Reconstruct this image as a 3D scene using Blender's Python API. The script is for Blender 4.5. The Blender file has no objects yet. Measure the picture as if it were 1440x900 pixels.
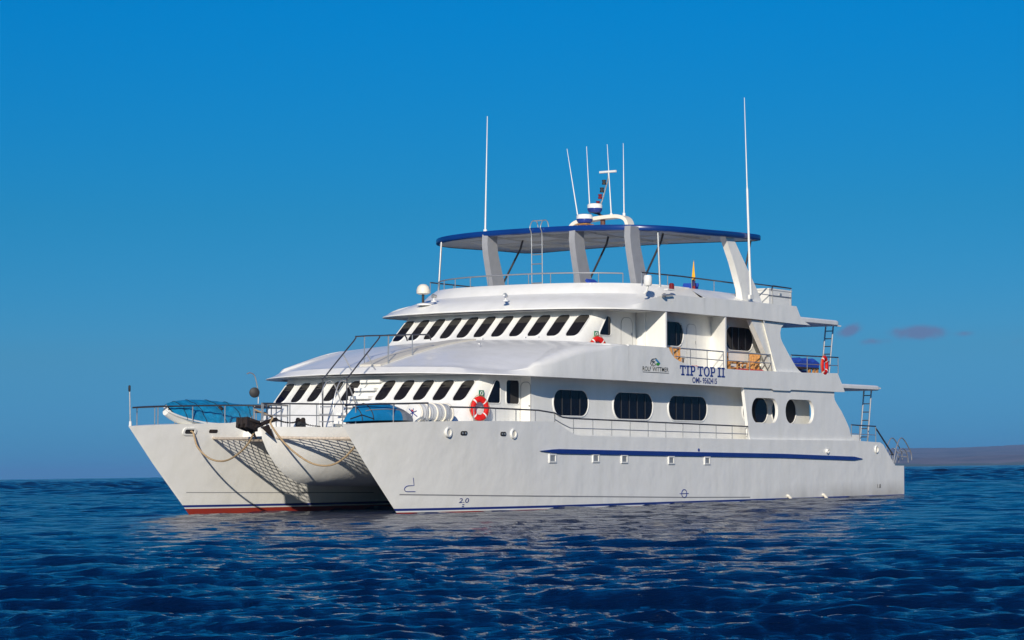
import bpy, bmesh, math, random
import numpy as np
from mathutils import Vector, Matrix
from mathutils.geometry import tessellate_polygon

random.seed(7); rng = np.random.default_rng(11)
scene = bpy.context.scene
C = scene.collection
R = math.radians

# ------------------------------------------------------------------ camera
CAM_H = 1.30
F_PX = 3400.44            # focal length in pixels of a 1440 px wide frame
PITCH, ROLL = 0.0626946, 0.0145633
fw = Vector((0, math.cos(PITCH), math.sin(PITCH)))
r0 = Vector((1, 0, 0)); u0 = r0.cross(fw)
cr = r0*math.cos(ROLL) - u0*math.sin(ROLL)
cu = r0*math.sin(ROLL) + u0*math.cos(ROLL)
cam = bpy.data.cameras.new('camera')
cam.sensor_width = 36.0; cam.lens = F_PX/1440*36
cam.clip_start = 0.5; cam.clip_end = 60000
cam_o = bpy.data.objects.new('camera', cam); C.objects.link(cam_o)
M = Matrix.Identity(4)
for i in range(3):
    M[i][0] = cr[i]; M[i][1] = cu[i]; M[i][2] = -fw[i]
M[0][3], M[1][3], M[2][3] = 0, 0, CAM_H
cam_o.matrix_world = M
scene.camera = cam_o

# ------------------------------------------------------------------ ship frame: x aft, y starboard, z up, origin under the bow tips at the waterline
HEAD, HEEL, TRIM = 0.5966901, 0.0168776, 0.0023276
a_ = Vector((math.sin(HEAD), math.cos(HEAD), 0)); up_ = Vector((0, 0, 1)); s_ = up_.cross(a_)
B3 = Matrix((a_, s_, up_)).transposed()
SHIP = Matrix.Translation((-9.0898, 77.7644, 0.1427)) @ (B3 @ Matrix.Rotation(HEEL, 3, 'X') @ Matrix.Rotation(TRIM, 3, 'Y')).to_4x4()

# ------------------------------------------------------------------ light
SUN_SHIP = Vector((-2.0, -1.0, 0.83)).normalized()
sd = (SHIP.to_3x3() @ SUN_SHIP).normalized()
sun_el = math.asin(sd.z); sun_az = math.atan2(sd.x, sd.y)
sun = bpy.data.lights.new('sun', 'SUN'); sun.energy = 4.4; sun.angle = R(0.53); sun.color = (1.0, 0.91, 0.77)
so = bpy.data.objects.new('sun', sun); C.objects.link(so)
so.rotation_euler = (-sd).to_track_quat('-Z', 'Y').to_euler(); so.location = (-30, -60, 60)

w = bpy.data.worlds.new('World'); scene.world = w; w.use_nodes = True
nt = w.node_tree; nt.nodes.clear()
def N(t, typ, **kw):
    n = t.nodes.new(typ)
    for k, v in kw.items():
        if k.startswith('i_'):
            key = k[2:]
            n.inputs[int(key) if key.isdigit() else key.replace('_', ' ')].default_value = v
        else: setattr(n, k, v)
    return n
sky = N(nt, 'ShaderNodeTexSky', sky_type='NISHITA', sun_disc=False, sun_elevation=sun_el, sun_rotation=sun_az,
        altitude=0, air_density=1.0, dust_density=0.15, ozone_density=4.0)
hs = N(nt, 'ShaderNodeHueSaturation', i_Hue=0.495, i_Saturation=1.35, i_Value=1.0)
nt.links.new(sky.outputs[0], hs.inputs['Color'])
# small mauve clouds low over the horizon: masks in direction space, broken up with noise
tc = N(nt, 'ShaderNodeTexCoord')
nrm = N(nt, 'ShaderNodeVectorMath', operation='NORMALIZE'); nt.links.new(tc.outputs['Generated'], nrm.inputs[0])
sx = N(nt, 'ShaderNodeSeparateXYZ'); nt.links.new(nrm.outputs[0], sx.inputs[0])
def math_(t, op, a, b=None, c=None):
    n = t.nodes.new('ShaderNodeMath'); n.operation = op
    for i, v in enumerate((a, b, c)):
        if v is None: continue
        if isinstance(v, (int, float)): n.inputs[i].default_value = v
        else: t.links.new(v, n.inputs[i])
    return n.outputs[0]
az = math_(nt, 'ARCTAN2', sx.outputs[0], sx.outputs[1])
el = sx.outputs[2]
def px_dir(u, v):
    d = (fw + cr*((u-720)/F_PX) - cu*((v-450)/F_PX)).normalized()
    return math.atan2(d.x, d.y), d.z
noi = N(nt, 'ShaderNodeTexNoise', i_Scale=150.0, i_Detail=5.0, i_Roughness=0.6)
nt.links.new(nrm.outputs[0], noi.inputs['Vector'])
tot = None
for (u, v, ru, rv, tilt, amp) in ((1196, 464, 17, 9, -0.55, 1.0), (1291, 468, 38, 11, 0.0, .95), (1232, 480, 26, 6, -0.1, .6),
                            (1356, 469, 20, 5, -0.1, .5), (1160, 470, 15, 5, 0.1, .3), (1432, 480, 16, 9, -.5, .35)):
    A, E_ = px_dir(u, v)
    da = math_(nt, 'MULTIPLY', math_(nt, 'SUBTRACT', az, A), F_PX/ru)
    de = math_(nt, 'MULTIPLY', math_(nt, 'SUBTRACT', el, E_), F_PX/rv)
    de = math_(nt, 'ADD', de, math_(nt, 'MULTIPLY', da, tilt))
    r2 = math_(nt, 'ADD', math_(nt, 'MULTIPLY', da, da), math_(nt, 'MULTIPLY', de, de))
    g = math_(nt, 'MULTIPLY', math_(nt, 'POWER', 2.718, math_(nt, 'MULTIPLY', r2, -1.0)), amp)
    tot = g if tot is None else math_(nt, 'MAXIMUM', tot, g)
mk = math_(nt, 'MULTIPLY', tot, math_(nt, 'MULTIPLY', noi.outputs['Fac'], 2.0))
mr = N(nt, 'ShaderNodeMapRange', interpolation_type='SMOOTHSTEP', i_1=0.16, i_2=0.85, i_3=0.0, i_4=0.95)
nt.links.new(mk, mr.inputs[0])
# the deep polarised blue of the photograph's sky, strongest low down
tint = N(nt, 'ShaderNodeValToRGB'); te = tint.color_ramp.elements
te[0].position = 0.0; te[0].color = (.07, .335, 1.0, 1); te[1].position = 1.0; te[1].color = (.44, .63, .88, 1)
for pos, c_ in ((.049, (.12, .355, .665)), (.107, (.075, .425, .635)), (.19, (0.0, .565, .80)), (.45, (.01, .57, .95))):
    e_ = te.new(pos); e_.color = (*c_, 1)
nt.links.new(el, tint.inputs[0])
mul = N(nt, 'ShaderNodeMix', data_type='RGBA', blend_type='MULTIPLY'); mul.inputs[0].default_value = 1.0
nt.links.new(hs.outputs[0], mul.inputs[6]); nt.links.new(tint.outputs[0], mul.inputs[7])
mix = N(nt, 'ShaderNodeMix', data_type='RGBA'); mix.inputs[7].default_value = (1.25, 2.0, 3.75, 1)
nt.links.new(mr.outputs[0], mix.inputs[0]); nt.links.new(mul.outputs[2], mix.inputs[6])
bg = N(nt, 'ShaderNodeBackground', i_Strength=0.10)
nt.links.new(mix.outputs[2], bg.inputs['Color'])
wo = N(nt, 'ShaderNodeOutputWorld'); nt.links.new(bg.outputs[0], wo.inputs[0])

vs = scene.view_settings
scene.display_settings.display_device = 'sRGB'
vs.view_transform = 'Standard'; vs.look = 'None'; vs.exposure = 0.0; vs.gamma = 1.0; vs.use_curve_mapping = False
scene.cycles.max_bounces = 8; scene.cycles.use_denoising = True
scene.cycles.volume_bounces = 0

# ------------------------------------------------------------------ materials
def mat(name, col, rough=0.5, metal=0.0, var=0.0, vscale=3.0, bump=0.0, bscale=20.0, coat=0.0, spec=0.5, ior=1.5):
    m = bpy.data.materials.new(name); m.use_nodes = True
    t = m.node_tree; b = t.nodes['Principled BSDF']
    b.inputs['Roughness'].default_value = rough; b.inputs['Metallic'].default_value = metal
    b.inputs['Coat Weight'].default_value = coat; b.inputs['Specular IOR Level'].default_value = spec; b.inputs['IOR'].default_value = ior
    tcn = N(t, 'ShaderNodeTexCoord')
    n = N(t, 'ShaderNodeTexNoise', i_Scale=vscale, i_Detail=5.0)
    t.links.new(tcn.outputs['Object'], n.inputs['Vector'])
    cr_ = N(t, 'ShaderNodeValToRGB')
    lo = [max(0, c*(1-var)) for c in col]; hi = [min(1, c*(1+var)) for c in col]
    cr_.color_ramp.elements[0].position = .3; cr_.color_ramp.elements[1].position = .7
    cr_.color_ramp.elements[0].color = (*lo, 1); cr_.color_ramp.elements[1].color = (*hi, 1)
    t.links.new(n.outputs['Fac'], cr_.inputs[0]); t.links.new(cr_.outputs[0], b.inputs['Base Color'])
    if bump:
        n2 = N(t, 'ShaderNodeTexNoise', i_Scale=bscale, i_Detail=4.0); t.links.new(tcn.outputs['Object'], n2.inputs['Vector'])
        bp = N(t, 'ShaderNodeBump', i_Strength=bump, i_Distance=0.02); t.links.new(n2.outputs['Fac'], bp.inputs['Height'])
        t.links.new(bp.outputs[0], b.inputs['Normal'])
    return m

def hull_paint(name, base=(0.86, 0.855, 0.82), bands=False, rough=0.32):
    """white yacht paint: faint rain streaks, uneven fairing; with bands it also carries the boot stripe and antifouling"""
    m = mat(name, base, rough, coat=0.15)
    t = m.node_tree; b = t.nodes['Principled BSDF']
    tcn = [n for n in t.nodes if n.type == 'TEX_COORD'][0]
    mp = N(t, 'ShaderNodeMapping'); mp.inputs['Scale'].default_value = (1.5, 1.5, 0.16); t.links.new(tcn.outputs['Object'], mp.inputs[0])
    st = N(t, 'ShaderNodeTexNoise', i_Scale=1.6, i_Detail=6.0, i_Roughness=.65); t.links.new(mp.outputs[0], st.inputs['Vector'])
    rmp = N(t, 'ShaderNodeValToRGB')
    rmp.color_ramp.elements[0].position = .28; rmp.color_ramp.elements[0].color = (base[0]*.94, base[1]*.94, base[2]*.92, 1)
    rmp.color_ramp.elements[1].position = .55; rmp.color_ramp.elements[1].color = (*base, 1)
    t.links.new(st.outputs['Fac'], rmp.inputs[0])
    out = rmp.outputs[0]
    if bands:
        sep = N(t, 'ShaderNodeSeparateXYZ'); t.links.new(tcn.outputs['Object'], sep.inputs[0])
        # salt and exhaust grime just above the waterline, stronger near the stern
        gn = N(t, 'ShaderNodeTexNoise', i_Scale=.8, i_Detail=7.0, i_Roughness=.7)
        mp2 = N(t, 'ShaderNodeMapping'); mp2.inputs['Scale'].default_value = (1.0, 1.0, .5); t.links.new(tcn.outputs['Object'], mp2.inputs[0]); t.links.new(mp2.outputs[0], gn.inputs['Vector'])
        hz = N(t, 'ShaderNodeMapRange', i_1=.1, i_2=.9, i_3=1.0, i_4=0.0); t.links.new(sep.outputs[2], hz.inputs[0])
        hx = N(t, 'ShaderNodeMapRange', i_1=24.0, i_2=33.0, i_3=.25, i_4=1.0); t.links.new(sep.outputs[0], hx.inputs[0])
        gg = math_(t, 'MULTIPLY', math_(t, 'MULTIPLY', hz.outputs[0], hx.outputs[0]), gn.outputs['Fac'])
        gm = N(t, 'ShaderNodeMapRange', i_1=.08, i_2=.5, i_3=0.0, i_4=.6); t.links.new(gg, gm.inputs[0])
        mg = N(t, 'ShaderNodeMix', data_type='RGBA'); mg.inputs[7].default_value = (.36, .33, .28, 1)
        t.links.new(gm.outputs[0], mg.inputs[0]); t.links.new(out, mg.inputs[6]); out = mg.outputs[2]
        zr = N(t, 'ShaderNodeMapRange', i_1=-1.0, i_2=1.0, i_3=0.0, i_4=1.0); t.links.new(sep.outputs[2], zr.inputs[0])
        band = N(t, 'ShaderNodeValToRGB'); band.color_ramp.interpolation = 'CONSTANT'
        e = band.color_ramp.elements
        e[0].position = 0; e[0].color = (.30, .035, .02, 1)
        e[1].position = .5-.005; e[1].color = (.75, .75, .72, 1)
        x = e.new(.5+.0175); x.color = (.012, .03, .20, 1)
        x = e.new(.5+.058); x.color = (.8, .8, .78, 1)
        t.links.new(zr.outputs[0], band.inputs[0])
        sel = math_(t, 'GREATER_THAN', sep.outputs[2], .116)
        mx = N(t, 'ShaderNodeMix', data_type='RGBA'); t.links.new(sel, mx.inputs[0]); t.links.new(band.outputs[0], mx.inputs[6]); t.links.new(out, mx.inputs[7])
        out = mx.outputs[2]
    t.links.new(out, b.inputs['Base Color'])
    wv = N(t, 'ShaderNodeTexNoise', i_Scale=.9, i_Detail=3.0); t.links.new(tcn.outputs['Object'], wv.inputs['Vector'])
    bp = N(t, 'ShaderNodeBump', i_Strength=.6, i_Distance=.06); t.links.new(wv.outputs['Fac'], bp.inputs['Height'])
    t.links.new(bp.outputs[0], b.inputs['Normal'])
    return m

MT = {}
MT['hull'] = hull_paint('hull_paint', bands=True)
MT['white'] = hull_paint('white_paint')
MT['roofwhite'] = hull_paint('roof_gelcoat', (.82, .82, .80), rough=.42)
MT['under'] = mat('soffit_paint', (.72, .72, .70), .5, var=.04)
MT['glass'] = mat('tinted_glass', (.005, .004, .008), .04, var=.3, vscale=1.5, spec=.16)
MT['brim_refl'] = mat('painted_brim_reflection', (.040, .037, .033), .15, var=.15, spec=.3)  # tone of the brim underside as it mirrors in the glass, painted
MT['gasket'] = mat('window_rim', (.78, .78, .76), .4, var=.02)
MT['mull'] = mat('window_mullion', (.018, .018, .02), .35)
MT['line'] = mat('grey_line_paint', (.27, .27, .28), .5)
MT['steel'] = mat('stainless_steel', (.52, .52, .51), .32, .65, var=.1, vscale=30)
MT['dark_rail'] = mat('varnished_rail', (.10, .095, .10), .3, .6, var=.2)
MT['blue'] = mat('blue_trim', (.004, .035, .19), .28, var=.12, vscale=1.2, coat=.3)
MT['blue_paint'] = mat('navy_paint', (.012, .035, .22), .35, var=.08)
MT['fabric'] = mat('blue_fabric', (.01, .06, .42), .8, var=.2, vscale=8, bump=.4, bscale=12)
MT['tarp'] = mat('turquoise_tarp', (.008, .24, .46), .5, var=.25, vscale=5, bump=.5, bscale=7)
MT['tarp2'] = mat('blue_hull_shell', (.008, .19, .42), .42, var=.15, vscale=3)
MT['grey'] = mat('grey_gelcoat', (.25, .27, .29), .5, var=.15)
MT['pylon_shade'] = mat('shaded_pylon_white', (.33, .34, .365), .5, var=.06)  # shade put into the colour, darker than the white aft pylon
MT['rope'] = mat('old_rope', (.42, .30, .17), .9, var=.3, vscale=25, bump=.6, bscale=60)
MT['net'] = mat('net_rope', (.55, .47, .38), .9, var=.25, vscale=14)
MT['iron'] = mat('rusty_iron', (.032, .022, .018), .7, .3, var=.5, vscale=8, bump=.5)
MT['black'] = mat('black_rubber', (.02, .02, .022), .6, var=.3)
MT['red'] = mat('life_ring_red', (.62, .014, .010), .6, var=.12, vscale=9, spec=.25)
MT['redcloth'] = mat('red_cloth', (.45, .03, .03), .85, var=.4, vscale=25)
MT['wood'] = mat('varnished_teak', (.50, .24, .07), .45, var=.3, vscale=14)
MT['green'] = mat('green_sign', (0.0, .22, .10), .5, var=.05)
MT['plastic'] = mat('white_plastic', (.78, .78, .75), .35, var=.03)
MT['cream'] = mat('cream_plastic', (.78, .73, .62), .45, var=.04)
MT['rust_mast'] = mat('brown_mast', (.12, .05, .035), .6, var=.3)
MT['yellow'] = mat('flag_yellow', (.85, .42, .01), .8, var=.1)
MT['flagblue'] = mat('flag_blue', (.03, .02, .10), .8)
MT['flagred'] = mat('flag_red', (.25, .015, .02), .8)
MT['ledblue'] = mat('sky_blue_paint', (.03, .25, .55), .4)
MT['ledgreen'] = mat('leaf_green_paint', (.05, .30, .03), .4)
MT['beige'] = mat('non_slip_deck', (.62, .59, .52), .8, var=.06, vscale=20)
MT['darkred'] = mat('red_lens', (.18, .01, .01), .2)

# ------------------------------------------------------------------ mesh helpers
class MB:
    def __init__(s): s.v = []; s.f = []
    def add(s, vs_, fs):
        o = len(s.v); s.v += [tuple(v) for v in vs_]; s.f += [tuple(i+o for i in f) for f in fs]; return s
    def box(s, c, d, rot=None):
        c = Vector(c); P = []
        for i in (-1, 1):
            for j in (-1, 1):
                for k in (-1, 1):
                    v = Vector((i*d[0]/2, j*d[1]/2, k*d[2]/2))
                    if rot is not None: v = rot @ v
                    P.append(c+v)
        return s.add(P, [(0,1,3,2),(4,6,7,5),(0,4,5,1),(2,3,7,6),(0,2,6,4),(1,5,7,3)])
    def tube(s, pts, r, n=8, closed=False, cap=True):
        pts = [Vector(p) for p in pts]; k = len(pts)
        rs = r if isinstance(r, (list, tuple)) else [r]*k
        prev = None; V = []
        for i, p in enumerate(pts):
            if closed: d = pts[(i+1) % k]-pts[i-1]
            else: d = pts[min(i+1, k-1)]-pts[max(i-1, 0)]
            if d.length < 1e-9: d = Vector((0, 0, 1))
            d.normalize()
            if prev is None:
                a = Vector((0, 0, 1)) if abs(d.z) < .9 else Vector((1, 0, 0))
                prev = d.cross(a).normalized()
            else:
                prev = prev-d*prev.dot(d)
                prev = prev.normalized() if prev.length > 1e-6 else d.orthogonal().normalized()
            b = d.cross(prev)
            for j in range(n):
                t = 2*math.pi*j/n; V.append(p+(prev*math.cos(t)+b*math.sin(t))*rs[i])
        F = []
        for i in range(k if closed else k-1):
            for j in range(n):
                a, b_ = i*n+j, i*n+(j+1) % n; c_, d_ = ((i+1) % k)*n+(j+1) % n, ((i+1) % k)*n+j
                F.append((a, b_, c_, d_))
        if cap and not closed:
            F.append(tuple(range(n-1, -1, -1))); F.append(tuple((k-1)*n+j for j in range(n)))
        return s.add(V, F)
    def loft(s, rows, closed_u=False, closed_v=False):
        m = len(rows); n = len(rows[0]); V = [p for r in rows for p in r]; F = []
        for i in range(m if closed_v else m-1):
            for j in range(n if closed_u else n-1):
                a = i*n+j; b = i*n+(j+1) % n; i2 = (i+1) % m
                F.append((a, b, i2*n+(j+1) % n, i2*n+j))
        return s.add(V, F)
    def lathe(s, prof, c=(0, 0, 0), n=20, axis='z', rot=None):
        rows = []
        for r, z in prof:
            row = []
            for j in range(n):
                t = 2*math.pi*j/n; v = Vector((r*math.cos(t), r*math.sin(t), z))
                if axis == 'x': v = Vector((v.z, v.x, v.y))
                if axis == 'y': v = Vector((v.x, v.z, v.y))
                if rot is not None: v = rot @ v
                row.append(Vector(c)+v)
            rows.append(row)
        s.loft(rows, closed_u=True)
        o = len(s.v)-len(prof)*n
        if prof[0][0] > 1e-4: s.f.append(tuple(o+j for j in range(n-1, -1, -1)))
        if prof[-1][0] > 1e-4: s.f.append(tuple(o+(len(prof)-1)*n+j for j in range(n)))
        return s
    def plate(s, outer, holes, fn, t):
        """outline with holes, fn(u, v, w) places it; w runs 0..t through the thickness"""
        loops = [outer]+list(holes)
        tri = tessellate_polygon([[Vector((u, v, 0)) for u, v in l] for l in loops])
        flat = [p for l in loops for p in l]; n = len(flat)
        V = [fn(u, v, 0) for u, v in flat]+[fn(u, v, t) for u, v in flat]
        F = [tuple(x) for x in tri]+[tuple(i+n for i in reversed(x)) for x in tri]
        o = 0
        for l in loops:
            k = len(l)
            for i in range(k):
                a, b = o+i, o+(i+1) % k; F.append((a, b, b+n, a+n))
            o += k
        return s.add(V, F)
    def build(s, name, m, parent=None, sharp=35, label=None, world=None):
        me = bpy.data.meshes.new(name); me.from_pydata(s.v, [], s.f); me.update()
        bm = bmesh.new(); bm.from_mesh(me); bmesh.ops.recalc_face_normals(bm, faces=bm.faces); bm.to_mesh(me); bm.free()
        me.materials.append(MT[m] if isinstance(m, str) else m)
        me.shade_smooth(); me.set_sharp_from_angle(angle=R(sharp))
        o = bpy.data.objects.new(name, me); C.objects.link(o)
        if parent is not None: o.parent = parent
        if label: o['label'] = label
        if world is not None: o.matrix_world = world
        return o

def arc(c, r, a0, a1, n=8):
    return [(c[0]+r*math.cos(R(a0+(a1-a0)*i/n)), c[1]+r*math.sin(R(a0+(a1-a0)*i/n))) for i in range(n+1)]
def rrect(u0, u1, v0, v1, r, n=6):
    r = min(r, (u1-u0)/2-1e-3, (v1-v0)/2-1e-3)
    return arc((u1-r, v0+r), r, -90, 0, n)+arc((u1-r, v1-r), r, 0, 90, n)+arc((u0+r, v1-r), r, 90, 180, n)+arc((u0+r, v0+r), r, 180, 270, n)
def round_poly(pts, rad, n=5):
    out = []; k = len(pts)
    for i in range(k):
        p0, p, p1 = (Vector((*pts[(i+d) % k], 0)) for d in (-1, 0, 1))
        r = rad[i] if isinstance(rad, (list, tuple)) else rad
        if r <= 0: out.append((p.x, p.y)); continue
        d0 = (p0-p); d1 = (p1-p); l = min(r, d0.length*.49, d1.length*.49)
        q0 = p+d0.normalized()*l; q1 = p+d1.normalized()*l
        for j in range(n+1):
            t = j/n; v = q0*(1-t)**2+p*2*t*(1-t)+q1*t*t; out.append((v.x, v.y))
    return out
def smooth(e0, e1, x):
    t = min(1, max(0, (x-e0)/(e1-e0))); return t*t*(3-2*t)
def interp(x, tab):
    return float(np.interp(x, [a for a, b in tab], [b for a, b in tab]))
def catmull(pts, n=8):
    P = [Vector(p) for p in pts]; out = []
    for i in range(len(P)-1):
        a = P[max(i-1, 0)]; b = P[i]; c = P[i+1]; d = P[min(i+2, len(P)-1)]
        for j in range(n):
            t = j/n
            out.append(.5*((2*b)+(c-a)*t+(2*a-5*b+4*c-d)*t*t+(3*b-a-3*c+d)*t**3))
    out.append(P[-1]); return out

def tag(o, label, cat, group=None, kind=None):
    o['label'] = label; o['category'] = cat
    if group: o['group'] = group
    if kind: o['kind'] = kind
    return o
def thing(name, label, cat, loc=(0, 0, 0), group=None, rot=None):
    """an Empty standing on the yacht: loc and rot are in the ship frame"""
    o = bpy.data.objects.new(name, None); C.objects.link(o); o.empty_display_size = .3
    m = SHIP @ Matrix.Translation(loc)
    if rot is not None: m = m @ rot.to_4x4()
    o.matrix_world = m
    return tag(o, label, cat, group)
def copy_thing(o, loc, label, rot=None):
    c = o.copy(); C.objects.link(c); c['label'] = label
    m = SHIP @ Matrix.Translation(loc)
    if rot is not None: m = m @ rot.to_4x4()
    c.matrix_world = m
    for ch in list(o.children):
        d = ch.copy(); C.objects.link(d); d.parent = c
        for g in list(ch.children):
            e = g.copy(); C.objects.link(e); e.parent = d
    return c

# ================================================================== SEA
def sea_height(X, Y, spacing, RR):
    """sum of wind waves; each component fades out where the mesh is too coarse for it; the swell rises outside the anchorage"""
    Z = np.zeros_like(X); DX = np.zeros_like(X); DY = np.zeros_like(X)
    g = np.random.default_rng(5)
    def add(n, l0, l1, spread, rms, expo, lc, chop, gain):
        lam = np.exp(g.uniform(np.log(l0), np.log(l1), n)); th = g.normal(0, spread, n)+R(-100); ph = g.uniform(0, 2*np.pi, n)
        amp = lam**expo*np.exp(-(lam/lc)**2)*g.uniform(.6, 1.4, n); amp *= rms/np.sqrt((amp**2).sum()/2)
        for i in range(n):
            k = 2*np.pi/lam[i]; kx, ky = math.cos(th[i]), math.sin(th[i])
            a = amp[i]*np.clip((lam[i]/spacing-1.7)/1.5, 0, 1)*gain; p = k*(kx*X+ky*Y)+ph[i]
            Z[...] += a*np.cos(p); s = a*chop*np.sin(p); DX[...] -= kx*s; DY[...] -= ky*s
    gust = .65+.7*(.5+.5*np.sin(X*.05+1.3)*np.sin(Y*.07+.4+.02*X))
    near = gust*np.clip((RR-3)/6, 0, 1)
    add(140, .6, 7.0, .30, SEA_RMS, 1.0, 3.2, .3, near)
    add(180, .10, .7, .42, .0105, .85, .8, .4, near)
    far = np.clip((RR-110)/200, 0, 1)
    add(50, 2.5, 14, .55, .22, 1.0, 8, .3, far)
    add(40, 12, 60, .5, .30, 1.0, 45, .2, np.clip((RR-400)/700, 0, 1)*np.clip((6000-RR)/2000, 0, 1))
    return Z, DX, DY
SEA_RMS = .034
def build_sea():
    nr = 1900; ratio = 1.0032
    r = 7.0*ratio**np.arange(nr)               # to about 1 km
    r = np.concatenate([[0.3, 2, 4.5], r, r[-1]*1.09**np.arange(1, 24)])
    ang_f = np.linspace(-24, 24, 720)
    ang = np.concatenate([np.arange(-180, -25, 2.5), ang_f, np.arange(26.5, 180, 2.5)])
    A = np.radians(ang)
    RR, AA = np.meshgrid(r, A, indexing='ij')
    X = RR*np.sin(AA); Y = RR*np.cos(AA)
    sp_a = np.gradient(A)[None, :]*RR; sp_r = np.gradient(r)[:, None]*np.ones_like(RR)
    sp = np.maximum(sp_r, sp_a*.8)
    Z, DX, DY = sea_height(X, Y, sp, RR)
    co = np.stack([X+DX, Y+DY, Z], -1).reshape(-1, 3)
    m, n = RR.shape
    i = np.arange(m-1)[:, None]; j = np.arange(n)[None, :]; j2 = (j+1) % n
    q = np.stack([i*n+j, i*n+j2, (i+1)*n+j2, (i+1)*n+j], -1).reshape(-1, 4)[:, ::-1]
    me = bpy.data.meshes.new('sea')
    me.vertices.add(len(co)); me.vertices.foreach_set('co', co.astype(np.float32).ravel())
    me.loops.add(q.size); me.loops.foreach_set('vertex_index', q.astype(np.int32).ravel())
    me.polygons.add(len(q)); me.polygons.foreach_set('loop_start', (np.arange(len(q))*4).astype(np.int32))
    me.polygons.foreach_set('loop_total', np.full(len(q), 4, np.int32))
    me.update(calc_edges=True); me.shade_smooth()
    m_ = bpy.data.materials.new('sea_water'); m_.use_nodes = True
    t = m_.node_tree; b = t.nodes['Principled BSDF']
    b.inputs['Base Color'].default_value = (.0007, .007, .034, 1)
    b.inputs['Roughness'].default_value = .05; b.inputs['IOR'].default_value = 1.333
    tcn = N(t, 'ShaderNodeTexCoord')
    hs_ = []
    for sc, d, st in ((1.3, 4, .5), (4.0, 5, .60), (20.0, 4, .32)):
        mp = N(t, 'ShaderNodeMapping'); mp.inputs['Scale'].default_value = (.42, 1.5, 1); t.links.new(tcn.outputs['Object'], mp.inputs[0])
        nn = N(t, 'ShaderNodeTexNoise', i_Scale=sc, i_Detail=float(d), i_Roughness=.55, i_Distortion=.3); t.links.new(mp.outputs[0], nn.inputs['Vector'])
        hs_.append(math_(t, 'MULTIPLY', nn.outputs['Fac'], st))
    h = math_(t, 'ADD', math_(t, 'ADD', hs_[0], hs_[1]), hs_[2])
    sp_ = N(t, 'ShaderNodeSeparateXYZ'); t.links.new(tcn.outputs['Object'], sp_.inputs[0])
    far = N(t, 'ShaderNodeMapRange', i_1=60.0, i_2=500.0, i_3=.095, i_4=.45); t.links.new(sp_.outputs[1], far.inputs[0])   # rougher chop out of the bay
    bp = N(t, 'ShaderNodeBump', i_Strength=1.0); t.links.new(far.outputs[0], bp.inputs['Distance']); t.links.new(h, bp.inputs['Height']); t.links.new(bp.outputs[0], b.inputs['Normal'])
    me.materials.append(m_)
    o = bpy.data.objects.new('sea', me); C.objects.link(o); o['kind'] = 'structure'; o['label'] = 'rippled deep blue sea reaching to the horizon'
    return o
build_sea()

# ================================================================== ISLAND (far low coast on the right)
def px_xy(u, D):
    A, _ = px_dir(u, 655); return D*math.tan(A)
def build_island():
    m_ = mat('dry_scrub_hill', (.16, .105, .10), .95, var=.45, vscale=.012)
    t = m_.node_tree; b = t.nodes['Principled BSDF']
    # green mangrove strip along the shore
    tcn = [n for n in t.nodes if n.type == 'TEX_COORD'][0]
    sep = N(t, 'ShaderNodeSeparateXYZ'); t.links.new(tcn.outputs['Object'], sep.inputs[0])
    nn = N(t, 'ShaderNodeTexNoise', i_Scale=.02, i_Detail=4.0); t.links.new(tcn.outputs['Object'], nn.inputs['Vector'])
    z = math_(t, 'SUBTRACT', sep.outputs[2], math_(t, 'MULTIPLY', nn.outputs['Fac'], 9.0))
    mr_ = N(t, 'ShaderNodeMapRange', i_1=-1.5, i_2=1.0, i_3=.8, i_4=0.0); t.links.new(z, mr_.inputs[0])
    mx = N(t, 'ShaderNodeMix', data_type='RGBA'); mx.inputs[7].default_value = (.055, .085, .03, 1)
    old = b.inputs['Base Color'].links[0].from_socket
    t.links.new(mr_.outputs[0], mx.inputs[0]); t.links.new(old, mx.inputs[6]); t.links.new(mx.outputs[2], b.inputs['Base Color'])
    D0 = 3600.0; nx, ny = 240, 40
    rows = []
    for j in range(ny):
        fy = j/(ny-1); y = D0+fy**1.4*4200
        row = []
        for i in range(nx):
            u = 980+(3000-980)*i/(nx-1)
            x = px_xy(u, y)
            ends = smooth(980, 1290, u)*smooth(3000, 2500, u)
            front = 14.5*smooth(0, .16, fy)
            rise = (34+16*smooth(1250, 1700, u))*smooth(.25, .85, fy)
            bumpy = 1.6*math.sin(x*.013+y*.004)+1.1*math.sin(x*.031+1)+.8*math.sin(x*.07+y*.01)
            h = (front+rise+bumpy*min(1, fy*6))*ends
            if j == 0 or j == ny-1: h = -1.0
            row.append((x, y, max(h, -1.0)))
        rows.append(row)
    mb = MB().loft(rows)
    o = mb.build('island_hill', m_, sharp=180); o['kind'] = 'structure'; o['label'] = 'low hazy dry island coast behind the stern'
build_island()

# ================================================================== THE YACHT
yacht = bpy.data.objects.new('catamaran_yacht', None); C.objects.link(yacht); yacht.matrix_world = SHIP
tag(yacht, 'large white two-hulled cruise yacht with blue-edged sun canopy, anchored on the sea', 'yacht')
OUT = 5.75

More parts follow.
